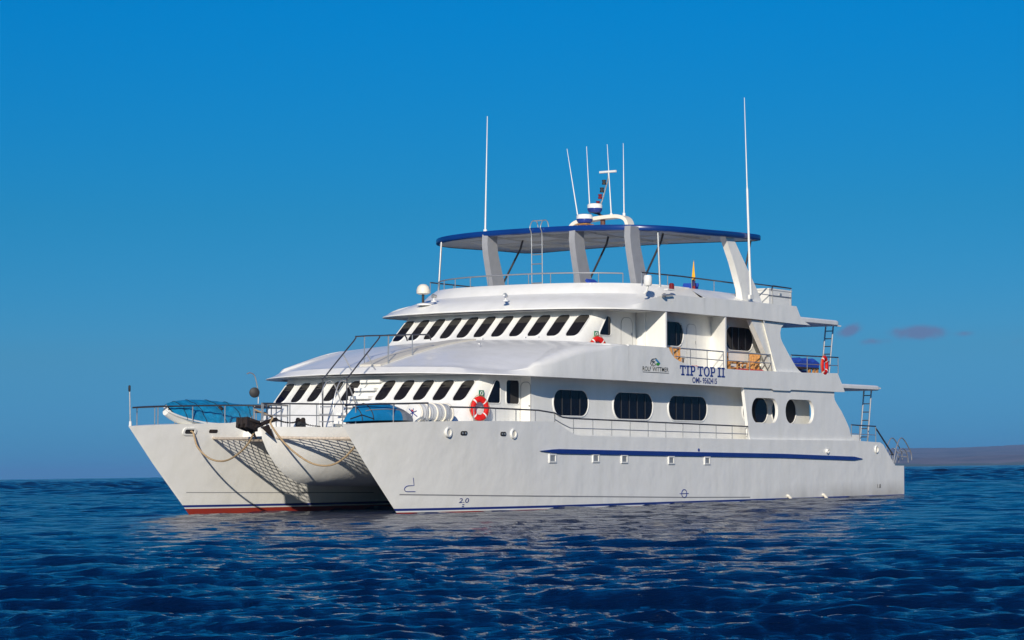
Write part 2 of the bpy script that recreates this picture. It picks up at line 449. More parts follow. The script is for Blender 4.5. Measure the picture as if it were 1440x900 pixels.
SHEER = [(0, 2.78), (1, 2.83), (3, 2.90), (6, 2.95), (10.2, 2.98), (10.5, 2.90), (10.9, 2.68), (11.3, 2.53), (11.8, 2.50), (24, 2.44), (33.28, 2.44), (33.75, 2.42), (35.6, 2.37), (35.9, 2.28), (37.07, 1.37), (38, 1.36)]
def sheer(x): return interp(x, SHEER)
def xstem(z):
    return 2.80*(1-z/2.78) + .12*max(0, 1-abs(z-1.5)/1.5)*-1.0*(.6)
def hull_y(x, z, outer):
    d = max(0.0, x-xstem(z)); L = 7.2+3.2*(1-min(max(z, 0), 2.8)/2.8)
    g = 1-(1-min(d/L, 1))**2.2
    off = 1.25*g+.012*(1 if d > 0 else 0)
    return off
def hull_pt(X, k, sgn, outer):
    zt = sheer(X); zb = -.7; z = zb+k*(zt-zb)
    xs = xstem(z); x = X+xs*(1-X/38.0)
    o = hull_y(x, z, outer)
    return Vector((x, sgn*(4.5+(o if outer else -o)), z))
XS = [0, .12, .3, .6, 1, 1.5, 2.1, 2.8, 3.6, 4.5, 5.5, 6.6, 7.8, 9, 10.2, 10.35, 10.5, 10.7, 10.9, 11.1, 11.3, 11.8, 13, 15, 17, 19, 21, 23, 25, 27, 29, 31, 33.28, 33.75, 35.6, 35.9, 37.07, 38.0]
KS = [0, .1, .2, .27, .35, .45, .55, .65, .75, .85, .93, 1.0]
def outer_y(x, z=2.0):
    return -(4.5+hull_y(x, z, True))
def build_hull(sgn):
    mb = MB()
    out = [[hull_pt(X, k, sgn, True) for k in KS] for X in XS]
    inn = [[hull_pt(X, k, sgn, False) for k in KS] for X in XS]
    mb.loft(out); mb.loft(inn)
    mb.loft([[o[-1], i[-1]] for o, i in zip(out, inn)])
    mb.loft([[o[0], i[0]] for o, i in zip(out, inn)])
    mb.loft([out[-1], inn[-1]]); mb.loft([out[0], inn[0]])
    bm_o = mb.build('hull', 'hull', yacht, sharp=40)
    bm = bmesh.new(); bm.from_mesh(bm_o.data); bmesh.ops.remove_doubles(bm, verts=bm.verts, dist=.004); bmesh.ops.recalc_face_normals(bm, faces=bm.faces); bm.to_mesh(bm_o.data); bm.free()
    bm_o.data.shade_smooth(); bm_o.data.set_sharp_from_angle(angle=R(40))
    return bm_o
hull_port = build_hull(-1); hull_stb = build_hull(1)
hull_port['label'] = 'near port hull'; hull_stb['label'] = 'far starboard hull'

def on_port(x, z, off=0.012):
    return Vector((x, outer_y(x, z)-off, z))
# rubbing stripe, weld line, ports and marks of the near hull
def strip_on_hull(pts, h, off, name, m, par, taper=True):
    mb = MB(); top = []; bot = []; fr_t = []; fr_b = []
    n = 60
    for i in range(n+1):
        x = pts[0][0]+(pts[-1][0]-pts[0][0])*i/n; z = interp(x, pts)
        hh = h*(min(1, i/2.5, (n-i)/2.0) if taper else 1)*.5+.004
        top.append(on_port(x, z+hh, -.01)); bot.append(on_port(x, z-hh, -.01)); fr_t.append(on_port(x, z+hh, off)); fr_b.append(on_port(x, z-hh, off))
    mb.loft([top, fr_t, fr_b, bot]); return mb.build(name, m, par)
strip_on_hull([(9.2, 1.97), (15.8, 1.90), (26.7, 1.80), (33.85, 1.67)], .15, .05, 'rubbing_strip', 'blue_paint', hull_port)
strip_on_hull([(2.75, .57), (6.7, .49), (11, .41), (18.8, .26), (24, .19)], .03, .006, 'weld_line', 'line', hull_port, False)
mb = MB()
for i in range(25):
    pass
stb_line = MB(); rows = [[], []]
for i in range(31):
    x = 2.7+i*.3
    for k, dz in enumerate((.012, -.012)):
        z = .55-.012*(x-2.7)+dz; rows[k].append((x, (4.5-hull_y(x, z, False))-.006, z))
stb_line.loft(rows).build('weld_line', 'line', hull_stb)

def ring_disc(c, r, depth, nrm, name, rim_m, in_m, par, ry=None):
    """round fitting: raised rim with a recessed disc, facing direction nrm"""
    q = Vector(nrm).to_track_quat('Z', 'Y').to_matrix()
    o = MB().lathe([(r*.62, -.02), (r*.66, depth), (r*.95, depth), (r, depth*.5), (r, -.03)], c, 24, rot=q).build(name, rim_m, par)
    MB().lathe([(r*.655, -.01), (r*.655, depth*.3), (0.0005, depth*.3)], c, 20, rot=q).build('porthole_cover', in_m, o)
    return o
for x, z in ((4.21, 2.57), (7.61, 2.54), (35.25, 2.07)):
    ring_disc(on_port(x, z, 0), .17, .05, (0, -1, 0), 'porthole', 'plastic', 'cream', hull_port)
for x, z in ((4.95, 2.54), (7.02, 2.53)):
    f = MB().plate(rrect(x-.16, x+.16, z-.07, z+.07, .07), [], lambda u, v, w_: Vector((u, outer_y(u, v)+.02-w_, v)), .035).build('fairlead', 'black', hull_port)
    for d in (-.07, .07):
        MB().lathe([(.035, 0), (.035, .02), (.0005, .02)], on_port(x+d, z, .012), 10, rot=Vector((0, -1, 0)).to_track_quat('Z', 'Y').to_matrix()).build('roller', 'steel', f)
for x, z in ((9.97, 1.72), (12.74, 1.72), (14.65, 1.69), (17.95, 1.64), (20.62, 1.62)):
    yv = outer_y(x, z)
    fr_ = MB().plate([(x-.22, z-.15), (x+.22, z-.15), (x+.22, z+.15), (x-.22, z+.15)], [[(x-.16, z-.1), (x-.16, z+.1), (x+.16, z+.1), (x+.16, z-.1)]], lambda u, v, w_: Vector((u, yv+.02-w_, v)), .06).build('hull_window', 'plastic', hull_port)
    MB().box((x, yv-.004, z), (.32, .015, .2)).build('pane', 'grey', fr_)
# scupper pipe, exhaust flaps
MB().lathe([(.07, -.05), (.10, .10), (.06, .10), (.05, 0)], on_port(30.57, 2.0, 0), 14, rot=Vector((0, -1, -.2)).to_track_quat('Z', 'Y').to_matrix()).build('scupper', 'plastic', hull_port)
MB().lathe([(.06, -.05), (.06, .02), (.0005, .02)], on_port(20.0, 2.02, 0), 12, rot=Vector((0, -1, 0)).to_track_quat('Z', 'Y').to_matrix()).build('scupper', 'blue_paint', hull_port)
for x in (27.1, 30.2):
    MB().tube([on_port(x, .22, -.1), on_port(x, .20, .05), on_port(x+.12, .02, .16), on_port(x+.2, -.2, .16)], .06, 8).build('discharge_pipe', 'cream', hull_port)
# bulb mark, draft figures, load line
def stroke(pts, r, name, m, par, off=.01, closed=False):
    return MB().tube([on_port(x, z, off) for x, z in pts], r, 6, closed).build(name, m, par)
bx, bz = 3.0, .68
stroke([(bx+.14, bz+.42), (bx+.24, bz+.18), (bx+.04, bz+.17)]+[(bx+.04-.15*math.sin(R(t)), bz+.075+.095*math.cos(R(t))) for t in range(0, 181, 20)]+[(bx+.35, bz-.02)], .012, 'bulb_mark', 'blue_paint', hull_port)
load = stroke([(18.9+.19*math.cos(R(t)), .40+.15*math.sin(R(t))) for t in range(0, 360, 20)], .015, 'load_line_mark', 'blue_paint', hull_port, closed=True)
stroke([(18.58, .40), (19.22, .40)], .013, 'load_line_bar', 'blue_paint', load)

# ---- lettering
def text_mesh(txt, x0, x1, z0, z1, name, m, par, y=None, th=.012, bold=.0):
    cu_ = bpy.data.curves.new(name, 'FONT'); cu_.body = txt; cu_.offset = bold
    tmp = bpy.data.objects.new(name, cu_); C.objects.link(tmp)
    dg = bpy.context.evaluated_depsgraph_get(); me = bpy.data.meshes.new_from_object(tmp.evaluated_get(dg))
    bpy.data.objects.remove(tmp)
    co = np.array([v.co[:] for v in me.vertices]); mn, mx = co.min(0), co.max(0)
    for v in me.vertices:
        u = (v.co.x-mn[0])/(mx[0]-mn[0])*(x1-x0)+x0; z = (v.co.y-mn[1])/(mx[1]-mn[1])*(z1-z0)+z0
        yy = outer_y(u, z)-th if y == 'hull' else -OUT-th
        v.co = (u, yy, z)
    me.name = name; me.materials.clear(); me.materials.append(MT[m])
    o = bpy.data.objects.new(name, me); C.objects.link(o); o.parent = par
    return o
def serif_name(par):
    """TIP TOP II in slab capitals"""
    mb = MB(); y = -OUT-.004; z0, z1 = 4.80, 5.17; H = z1-z0; s = .085; b = .055
    fn = lambda u, v, w_: Vector((u, y-w_, v))
    def rect(a, c, d, e): mb.plate([(a, d), (c, d), (c, e), (a, e)], [], fn, .01)
    def I(x, wd=.24):
        m_ = x+wd/2; rect(x, x+wd, z0, z0+b); rect(x, x+wd, z1-b, z1); rect(m_-s/2, m_+s/2, z0+b, z1-b); return x+wd
    def T(x, wd=.42):
        m_ = x+wd/2; rect(x, x+wd, z1-b, z1); rect(x, x+b*.8, z1-.13, z1-b); rect(x+wd-b*.8, x+wd, z1-.13, z1-b); rect(m_-s/2, m_+s/2, z0+b, z1-b); rect(m_-.12, m_+.12, z0, z0+b); return x+wd
    def P(x, wd=.38):
        rect(x, x+.22, z0, z0+b); rect(x+.065, x+.065+s, z0+b, z1-b); rect(x, x+.065+s, z1-b, z1)
        xm = x+.065+s; zc = z1-.115
        o = [(xm, z1)]+[(x+wd-.115+.115*math.sin(R(t)), zc+.115*math.cos(R(t))) for t in range(0, 181, 15)]+[(xm, zc-.115)]
        i_ = [(xm, zc+.068)]+[(x+wd-.125+.05*math.sin(R(t)), zc+.068*math.cos(R(t))) for t in range(0, 181, 15)]+[(xm, zc-.068)]
        mb.plate(o+i_[::-1], [], fn, .01); return x+wd
    def O(x, wd=.44):
        c = (x+wd/2, (z0+z1)/2)
        o = [(c[0]+wd/2*math.cos(R(t)), c[1]+(H/2+.008)*math.sin(R(t))) for t in range(0, 360, 12)]
        i_ = [(c[0]+(wd/2-s)*math.cos(R(t)), c[1]+(H/2-b*.75)*math.sin(R(t))) for t in range(0, 360, 12)]
        mb.plate(o, [i_], fn, .01); return x+wd
    x = 18.64; g = .045
    x = T(x)+g; x = I(x)+g; x = P(x)+.19
    mb.build('name_lettering', 'blue_paint', par); mb = MB()
    x = T(x)+g; x = O(x)+g; x = P(x)+.19
    mb.build('name_lettering', 'blue_paint', par); mb = MB()
    x = I(x, .26)+g; x = I(x, .26)
    mb.build('name_lettering', 'blue_paint', par)

# ---- centre pod between the hulls
KEEL = [(1.44, 2.76), (1.50, 2.36), (1.72, 2.0), (2.1, 1.58), (2.65, 1.17), (3.3, .92), (4.14, .79), (5.7, .76), (9, .74), (37, .74)]
def pod_half(x):
    return 2.75*(1-(1-min(max((x-1.44)/7.0, 0), 1))**1.55)
def build_pod():
    rows = []
    zt_ = 2.75
    for x in [1.44, 1.47, 1.5, 1.6, 1.72, 1.9, 2.1, 2.4, 2.65, 3, 3.3, 3.7, 4.14, 4.7, 5.3, 6, 7, 8.4, 12, 24, 37]:
        zk = min(interp(x, KEEL), zt_-.02) ; B = max(pod_half(x), .03)
        row = []
        for i in range(-14, 15):
            f = abs(i)/14; z = zk+(zt_-zk)*f
            yy = B*f**.62
            row.append(Vector((x, math.copysign(yy, i) if i else 0, z)))
        rows.append(row)
    mb = MB().loft(rows)
    mb.loft([[r[0], r[-1]] for r in rows])
    mb.add(rows[-1], [tuple(range(len(rows[-1])))])
    mb.add(rows[0], [tuple(range(len(rows[0])))])
    return mb.build('centre_pod', 'hull_w', yacht, sharp=50)
MT['hull_w'] = hull_paint('pod_paint')
pod = build_pod()
# bridge deck closing the gap between pod and hulls, from under the cabin front to the stern
def deck_slab(name, outline, z0, z1, m, par=yacht):
    return MB().plate(outline, [], lambda u, v, w_: Vector((u, v, z0+w_)), z1-z0).build(name, m, par)
deck_slab('bridge_deck', [(10.5, -3.4), (36.2, -3.4), (36.2, 3.4), (10.5, 3.4)], .80, 2.40, 'white')
deck_slab('foredeck', [(4.6, -3.9), (10, -4.6), (36, -4.6), (36, 4.6), (10, 4.6), (4.6, 3.9), (4.45, 1.6), (4.45, -1.6)], 2.41, 2.70, 'white')

# ---- trampoline nets
def build_net(sgn):
    mb = MB(); n = 26
    def pt(a, b):      # a: 0 pod side .. 1 hull side ; b: 0 front .. 1 aft
        x0 = 1.95+(3.3-1.95)*a; x1 = 6.6
        x = x0+(x1-x0)*b
        yp = pod_half(x)*.72; yh = 4.5-hull_y(x, 2.4, False)+.02
        y = yp+(yh-yp)*a
        return Vector((x, sgn*y, 2.40-.10*math.sin(math.pi*a)*math.sin(math.pi*min(1, b*1.2+.1))))
    # diamond mesh: two families of diagonal cords
    W_, L_, st = 3.2, 4.4, .34
    for fam in (1, -1):
        c = -L_ if fam == 1 else 0
        while c < W_+L_:
            seg = []
            for q in range(41):
                v_ = L_*q/40; u_ = c+v_*fam if fam == 1 else c-v_
                if 0 <= u_ <= W_: seg.append(pt(u_/W_, v_/L_))
            if len(seg) > 1: mb.tube(seg, .0145, 4, cap=False)
            c += st
    o = mb.build('trampoline_net', 'net', yacht)
    MB().tube([pt(i/20, 0) for i in range(21)], .05, 7).build('border_rope', 'net', o)
    MB().tube([pt(1, i/20)+Vector((0, 0, .0)) for i in range(21)], .045, 7).build('border_rope', 'net', o)
    MB().tube([pt(0, i/20) for i in range(21)], .045, 7).build('border_rope', 'net', o)
    return o
build_net(-1); build_net(1)

# ---- windscreens and cabins
def ws_x(lv, y, z):
    if lv == 1: return 6.78+.32*(abs(y)/4.1)**2+(z-3.71)*1.06
    return 13.78+.32*(abs(y)/4.1)**2+(z-6.20)*1.18
LV = {1: (2.62, 4.62, 4.47, 10.07), 2: (5.6, 7.14, 4.47, 17.6)}
def cabin_front(lv):
    z0, z1, ys, xe = LV[lv]
    mb = MB(); rows = []
    for k in range(9):
        z = z0+(z1-z0)*k/8
        half = []
        for i in range(0, 11):
            y = 4.2*i/10; half.append((ws_x(lv, y, z), y))
        xc = half[-1][0]
        for dx, y in ((.10, 4.27), (.25, 4.34), (.45, 4.41), (.68, 4.455), (.9, ys)):
            half.append((xc+dx, y))
        xs = half[-1][0]
        for i in range(1, 6):
            half.append((xs+(xe-xs)*i/5, ys))
        row = [Vector((x, -y, z)) for x, y in half[::-1]]+[Vector((x, y, z)) for x, y in half[1:]]
        rows.append(row)
    mb.loft(rows)
    mb.add(rows[-1], [tuple(range(len(rows[-1])))])
    return mb.build('main_cabin' if lv == 1 else 'upper_cabin', 'white', yacht, sharp=30)
cabin1 = cabin_front(1); cabin2 = cabin_front(2)

def window(outline, fn, par, name='window', rim=.03, mull=None):
    """fn(u, v, w) -> point; w is how far it stands out of the wall"""
    o = MB().plate(outline, [], lambda u, v, w_: fn(u, v, -.03+w_), .036).build(name, 'glass', par)
    k = len(outline); cx = sum(p[0] for p in outline)/k; cy = sum(p[1] for p in outline)/k
    mb = MB(); mb.tube([fn(u, v, .010) for u, v in outline], rim, 6, closed=True)
    mb.build('frame', 'gasket', o)
    if mull:
        for (ua, va, ub, vb, r) in mull:
            MB().tube([fn(ua, va, .012), fn(ub, vb, .012)], r, 4).build('mullion', 'mull', o)
    return o
def ws_fn(lv):
    s = 1.06 if lv == 1 else 1.18
    n = Vector((-1, 0, s)).normalized()
    return lambda u, v, w_: Vector((ws_x(lv, u, v), u, v))+n*w_
cam_z = lambda y: -.05*(abs(y)/4.1)**2
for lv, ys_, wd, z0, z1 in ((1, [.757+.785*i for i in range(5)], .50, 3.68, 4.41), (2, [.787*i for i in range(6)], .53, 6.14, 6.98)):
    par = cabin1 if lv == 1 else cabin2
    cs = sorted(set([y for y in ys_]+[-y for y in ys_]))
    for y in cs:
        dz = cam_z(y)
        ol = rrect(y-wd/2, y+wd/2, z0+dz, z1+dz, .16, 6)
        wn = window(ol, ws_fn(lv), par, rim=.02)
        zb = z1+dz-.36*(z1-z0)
        refl = [(u, v) for u, v in rrect(y-wd/2+.01, y+wd/2-.01, z0+dz, z1+dz-.01, .155, 6) if v > zb]
        refl.sort(key=lambda q: math.atan2(q[1]-(zb+.1), q[0]-y)); refl = [(y+wd/2-.01, zb)]+[q for q in refl]+[(y-wd/2+.01, zb)]
        MB().plate(refl, [], lambda u, v, w_, f_=ws_fn(lv): f_(u, v, .002+w_), .008).build('brim_reflection', 'brim_refl', wn)  # strip painted as the brim underside reflected in the top of the pane
def wall_fn(y, sgn):
    return lambda u, v, w_: Vector((u, sgn*(y+w_), v))
for sgn in (-1, 1):
    f = wall_fn(4.47, sgn)
    window(round_poly([(7.84, 3.58), (8.70, 3.58), (8.70, 4.36), (8.42, 4.40)], [.2, .14, .16, .1]), f, cabin1, 'side_window', rim=.02)
    window(rrect(9.05, 9.85, 3.57, 4.41, .12, 5), f, cabin1, 'side_window', rim=.02)
    window(round_poly([(14.98, 6.18), (15.84, 6.18), (15.84, 6.86), (15.58, 6.93)], [.2, .14, .16, .1]), f, cabin2, 'side_window', rim=.02)
    # arched door outline in the upper cabin side
    d = MB().plate(rrect(16.55, 17.35, 5.2, 6.90, .28), [], lambda u, v, w_: f(u, v, -.03+w_), .04).build('door', 'white', cabin2)
    MB().tube([f(u, v, .01) for u, v in rrect(16.55, 17.35, 5.2, 6.90, .28)], .008, 5, closed=True).build('door_seal', 'line', d)
    MB().tube([f(17.28, 6.35, .03), f(17.28, 6.2, .03)], .02, 6).build('handle', 'steel', d)

# ---- side walls aft of the front cabins
def wall_y(outline, holes, y, t, sgn, name, m='white', par=yacht):
    return MB().plate(outline, holes, lambda u, v, w_: Vector((u, sgn*(y-w_), v)), t).build(name, m, par, sharp=40)
def oval(u0, u1, v0, v1, r=None): return rrect(u0, u1, v0, v1, r if r else (v1-v0)*.5-.01, 9)
Y1, Y2 = 4.90, 4.88
for sgn in (-1, 1):
    # main deck: cabin wall at Y1, stepped out behind a forward-facing door panel
    w1 = wall_y([(10.07, 1.9), (30.75, 1.9), (30.75, 4.55), (10.07, 4.55)], [], Y1, .12, sgn, 'cabin_wall')
    panel = MB().box((10.0, sgn*(4.40+Y1)/2, 3.2), (.12, Y1-4.40, 2.7)).build('door_panel', 'white', yacht)
    fd = lambda u, v, w_: Vector((9.94-w_, sgn*u, v))
    dd = MB().plate(rrect(4.50, 4.90, 2.6, 4.34, .16), [], lambda u, v, w_: fd(u, v, -.01+w_), .025).build('door', 'white', panel)
    MB().tube([fd(u, v, .016) for u, v in rrect(4.50, 4.90, 2.6, 4.34, .16)], .010, 5, closed=True).build('door_seal', 'line', dd)
    MB().lathe([(.03, 0), (.03, .03), (.0005, .03)], fd(4.86, 3.52, .015), 10, rot=Vector((-1, 0, 0)).to_track_quat('Z', 'Y').to_matrix()).build('handle', 'steel', dd)
    f = wall_fn(Y1, sgn)
    for u0, u1, v0, v1, ms in ((11.32, 13.62, 3.19, 4.14, 3), (15.28, 18.08, 3.12, 4.13, 4), (19.2, 22.15, 3.12, 4.08, 4), (24.96, 27.06, 3.10, 4.12, 0), (27.39, 29.51, 3.10, 4.12, 0)):
        mm = []
        for q in range(ms):
            uu = u0+(u1-u0)*(q+1)/(ms+1)
            mm.append((uu, v0+.03, uu, v1-.03-.1*random.random(), .026))
        window(oval(u0, u1, v0, v1), f, w1, 'side_window', rim=.03, mull=mm)
    # upper deck: forward wall piece at Y2 behind divider panels
    w2 = wall_y([(17.6, 4.8), (26.55, 4.8), (26.55, 7.2), (17.6, 7.2)], [], Y2, .12, sgn, 'cabin_wall')
    f2 = wall_fn(Y2, sgn)
    for u0, u1, v0, v1, ms in ((18.1, 20.38, 5.92, 6.88, [19.86, 20.2]), (23.62, 25.88, 5.93, 6.89, [24.2, 24.7, 25.25])):
        window(oval(u0, u1, v0, v1), f2, w2, 'side_window', rim=.03, mull=[(uu, v0+.05, uu, v1-.06, .022) for uu in ms])
    d = MB().plate(rrect(20.65, 21.35, 5.05, 6.82, .2), [], lambda u, v, w_: f2(u, v, -.03+w_), .04).build('door', 'white', w2)
    MB().tube([f2(u, v, .01) for u, v in rrect(20.65, 21.35, 5.05, 6.82, .2)], .007, 5, closed=True).build('door_seal', 'line', d)
    MB().tube([f2(21.28, 6.2, .03), f2(21.28, 6.08, .03)], .018, 6).build('handle', 'steel', d)
    # dividers between the balconies: forward-facing white panels
    for xo, xi, yi, zl in ((17.66, 17.66, 4.40, 5.2), (22.15, 22.55, 4.85, 4.8), (26.5, 26.5, 4.85, 4.8)):
        V = [Vector((xo, sgn*(OUT-.03), zl)), Vector((xi, sgn*yi, zl)), Vector((xi, sgn*yi, 7.2)), Vector((xo, sgn*(OUT-.03), 7.16))]
        if xo > 26: V = [Vector((xo, sgn*(OUT-.03), zl)), Vector((xi, sgn*yi, zl)), Vector((xi, sgn*yi, 7.2)), Vector((25.2, sgn*(OUT-.03), 7.16))]
        dv = [v+Vector((.10, 0, 0)) for v in V]
        MB().add(V+dv, [(0, 1, 2, 3), (7, 6, 5, 4), (0, 3, 7, 4), (1, 5, 6, 2), (0, 4, 5, 1), (3, 2, 6, 7)]).build('balcony_divider', 'white', yacht)
    # aft pillar of the upper deck
    pil = [(24.40, 7.12), (26.25, 5.14), (28.78, 5.14), (28.45, 5.24), (28.15, 5.40), (27.54, 5.88), (26.98, 6.36), (26.86, 6.52), (26.82, 6.72), (26.90, 6.92), (27.15, 7.08), (27.3, 7.12)]
    wall_y(pil, [], OUT-.12, .22, sgn, 'deck_pillar')
    # big aft side plate of the main deck with two oval openings
    pl = [(23.72, 4.46), (24.18, 2.44), (33.28, 2.44), (33.05, 2.62), (32.88, 2.96), (32.5, 3.35), (32.16, 3.66), (31.75, 3.95), (31.55, 4.12), (31.50, 4.25), (31.52, 4.46)]
    wall_y(pl, [oval(24.36, 26.55, 3.08, 4.08)[::-1], oval(27.18, 29.66, 3.09, 4.07)[::-1]], OUT-.09, .13, sgn, 'side_plate')
    # upper deck bulwark / fascia
    fa = [(15.0, 4.49), (15.8, 4.49), (24.1, 4.45), (25.9, 4.45), (26.0, 4.40), (27.4, 4.40), (27.5, 4.45), (31.84, 4.45), (32.30, 4.46), (32.24, 4.56), (31.66, 5.23), (28.6, 5.17), (26.1, 5.15), (23.8, 5.13), (20.6, 5.14), (20.1, 5.155), (19.5, 5.18), (19.05, 5.24), (18.6, 5.32), (18.28, 5.42), (18.08, 5.54), (17.9, 5.70), (17.84, 5.79), (15.0, 5.80)]
    fo = wall_y(fa, [], OUT+.0, .11, sgn, 'bulwark')
    if sgn < 0: fascia = fo
    # flybridge fascia
    fb = [(20.5, 7.14), (24.2, 7.16), (28.3, 7.12), (29.2, 7.12), (28.43, 7.33), (28.0, 7.84), (20.5, 7.80)]
    fbo = wall_y(fb, [], OUT+.0, .11, sgn, 'flybridge_bulwark')
    cm = MB(); rr = [[Vector((x, sgn*y, z+dz*(1 if z > 7.9 else 0))) for y, z in ((OUT-.03, 7.80), (5.36, 8.0), (5.05, 8.17), (4.98, 8.19), (4.88, 8.15), (4.88, 7.4))] for x, dz in ((20.45, 0), (23, -.01), (25.2, -.03), (25.5, -.22))]
    cm.loft(rr); cm.add(rr[-1], [tuple(range(6))]); cm.build('coaming', 'white', fbo, sharp=40)
# aft bulkheads
MB().box((30.7, 0, 3.2), (.1, 9.7, 2.7)).build('aft_bulkhead', 'white', yacht)
MB().box((26.5, 0, 6.0), (.1, 9.6, 2.4)).build('aft_bulkhead', 'white', yacht)
deck_slab('upper_deck', [(9.5, -5.62), (31.7, -5.62), (31.7, 5.62), (9.5, 5.62)], 4.52, 4.78, 'under')
deck_slab('flybridge_deck', [(16.8, -5.62), (28.2, -5.62), (28.2, 5.62), (16.8, 5.62)], 7.19, 7.42, 'under')
# aft canopies (thin overhanging roofs)
def canopy_slab(x0, x1, hw, z0, z1, name):
    o = round_poly([(x0, -hw), (x1, -hw), (x1, hw), (x0, hw)], [0, .35, .35, 0])
    mb = MB()
    rows = []
    for dz, ins in ((0, .06), (.04, 0), (z1-z0-.07, 0), (z1-z0-.02, .05), (z1-z0, .15)):
        rows.append([Vector((x0 if abs(u-x0) < 1e-6 else u-ins, v-math.copysign(ins, v), z0+dz)) for u, v in o])
    mb.loft(rows, closed_u=True); mb.add(rows[0], [tuple(range(len(rows[0])))[::-1]]); mb.add(rows[-1], [tuple(range(len(rows[-1])))])
    return mb.build(name, 'roofwhite', yacht, sharp=30)
canopy_slab(27.2, 32.2, 5.65, 7.22, 7.46, 'aft_canopy')
canopy_slab(31.6, 36.05, 5.65, 4.60, 4.82, 'aft_canopy')
for x, z in ((32.5, 7.26), (36.3, 4.72)):
    MB().box((x, -5.3, z), (.7, .06, .06)).build('gutter_spout', 'plastic', yacht)

# ---- curved roofs: plan outlines are superellipses that run into straight sides
def plan(xf, hw, xc, n, xa, m=36, side=10):
    pts = []
    for i in range(side): pts.append((xa+(xc-xa)*i/side, -hw))
    for i in range(m+1):
        t = -math.pi/2+math.pi*i/m; c, s = math.cos(t), math.sin(t)
        pts.append((xc-(xc-xf)*abs(c)**(2/n), math.copysign(hw*abs(s)**(2/n), s)))
    for i in range(1, side+1): pts.append((xc+(xa-xc)*i/side, hw))
    return pts
def build_main_roof():
    A = plan(6.75, OUT, 10.2, 3.3, 15.0, 40, 14)
    edge = [Vector((x, y, 4.625-.125*(y/OUT)**2)) for x, y in A]
    lip = [p+Vector((.01, 0, .025)) for p in edge]
    crease = []; rnd = []; base = []
    for p in edge:
        ins = 1-smooth(7.3, 10.2, p.x); tip = .5+.5*smooth(OUT*.95, OUT*.6, abs(p.y)) if p.x < 9 else 1
        z = min(p.z+.23*tip+(1.25-.23*tip)*smooth(7.3, 13.0, p.x), 5.82)
        crease.append(Vector((p.x+.02+.30*ins, p.y*(1-.05*ins), z)))
        sf = smooth(8.0, 10.5, p.x)*(1-smooth(12.8, 14.6, p.x))
        yb = p.y*(.72+.265*smooth(6.9, 13.2, p.x)); f = abs(yb)/OUT; xb = 13.2+.32*f**2
        if p.x > 13.2: xb = max(xb, p.x); yb = math.copysign(OUT-.11, p.y)
        rnd.append(sf)
        yb = math.copysign(min(abs(yb), abs(crease[-1].y)-.42*sf-.02), p.y)
        base.append(Vector((xb, yb, 6.03-.24*f**2)))
    sgn = [math.copysign(1, p.y) for p in edge]
    rows = [[p+Vector((.9 if abs(p.y) < OUT-.05 else 0, -math.copysign(.11, p.y) if abs(p.y) > OUT-.05 else 0, .02)) for p in edge], edge, lip]
    # rounded shoulder along the sides
    for q in range(6):
        t = q/5*math.pi/2
        rows.append([c+Vector((0, -sg*.42*k*(1-math.cos(t)), -.30*k*(1-math.sin(t)))) for c, sg, k in zip(crease, sgn, rnd)] if q else [c+Vector((0, 0, -.30*k)) for c, k in zip(crease, rnd)])
    start = rows[-1]
    for t in (.06, .14, .24, .36, .5, .65, .8, .92, 1):
        row = []
        for a, b_ in zip(start, base):
            q = a.lerp(b_, t); q.z = a.z+(b_.z-a.z)*(.45*t+.55*math.sin(t*math.pi/2))
            row.append(q)
        rows.append(row)
    return MB().loft(rows).build('main_roof', 'white', yacht, sharp=24)
main_roof = build_main_roof()
# soffit of the main roof brim
deck_slab('soffit', [(p[0]+.6 if abs(p[1]) < 5.6 else p[0], p[1]*.975) for p in plan(6.85, OUT, 10.2, 3.3, 10.5, 24, 3)], 4.56, 4.60, 'under', main_roof)

def build_fly_roof():
    xa = 20.5; m = 44
    E_ = plan(14.0, OUT, 16.5, 3.2, xa, m, 6); Bp = plan(15.15, 5.60, 19.6, 2.45, xa, m, 6); Tp = plan(15.55, 5.08, 19.6, 2.5, xa, m, 6)
    edge = [Vector((x, y, 7.14-.05*(y/OUT)**2+.05*smooth(15, 19, x))) for x, y in E_]
    crease = []
    for x, y in E_:
        k = 1-smooth(14.1, 16.4, x)
        crease.append(Vector((x+.02+.24*k, y*(1-.05*k), 7.41-.05*(y/OUT)**2-.12*smooth(4.0, 5.4, abs(y))*(1-smooth(15, 16.6, x))+.42*smooth(15.2, 18.2, x))))
    base = [Vector((x, y, 7.79-.02*(y/OUT)**2)) for x, y in Bp]
    top = [Vector((x, y, 8.17-.01*(y/OUT)**2)) for x, y in Tp]
    ti = [p+Vector((.14, -math.copysign(.12, p.y)*min(1, abs(p.y)/3), -.01)) for p in top]
    bot = [p+Vector((.1, 0, -.75)) for p in ti]
    inner = [p+Vector((1.0 if abs(p.y) < 5.6 else 0, -math.copysign(.11, p.y) if abs(p.y) > 5.6 else 0, .03)) for p in edge]
    mid = [c.lerp(b, .5)+Vector((0, 0, .01)) for c, b in zip(crease, base)]
    return MB().loft([inner, edge, [p+Vector((0, 0, .04)) for p in edge], crease, mid, base, [b.lerp(t, .5)+Vector((-.03, 0, .02)) for b, t in zip(base, top)], top, [p+Vector((.05, 0, .03)) for p in top], ti, bot]).build('flybridge_roof', 'white', yacht, sharp=20)
fly_roof = build_fly_roof()
deck_slab('soffit', [(p[0]+.5 if abs(p[1]) < 5.6 else p[0], p[1]*.975) for p in plan(14.1, OUT, 16.5, 3.2, 17.2, 24, 3)], 7.09, 7.13, 'under', fly_roof)

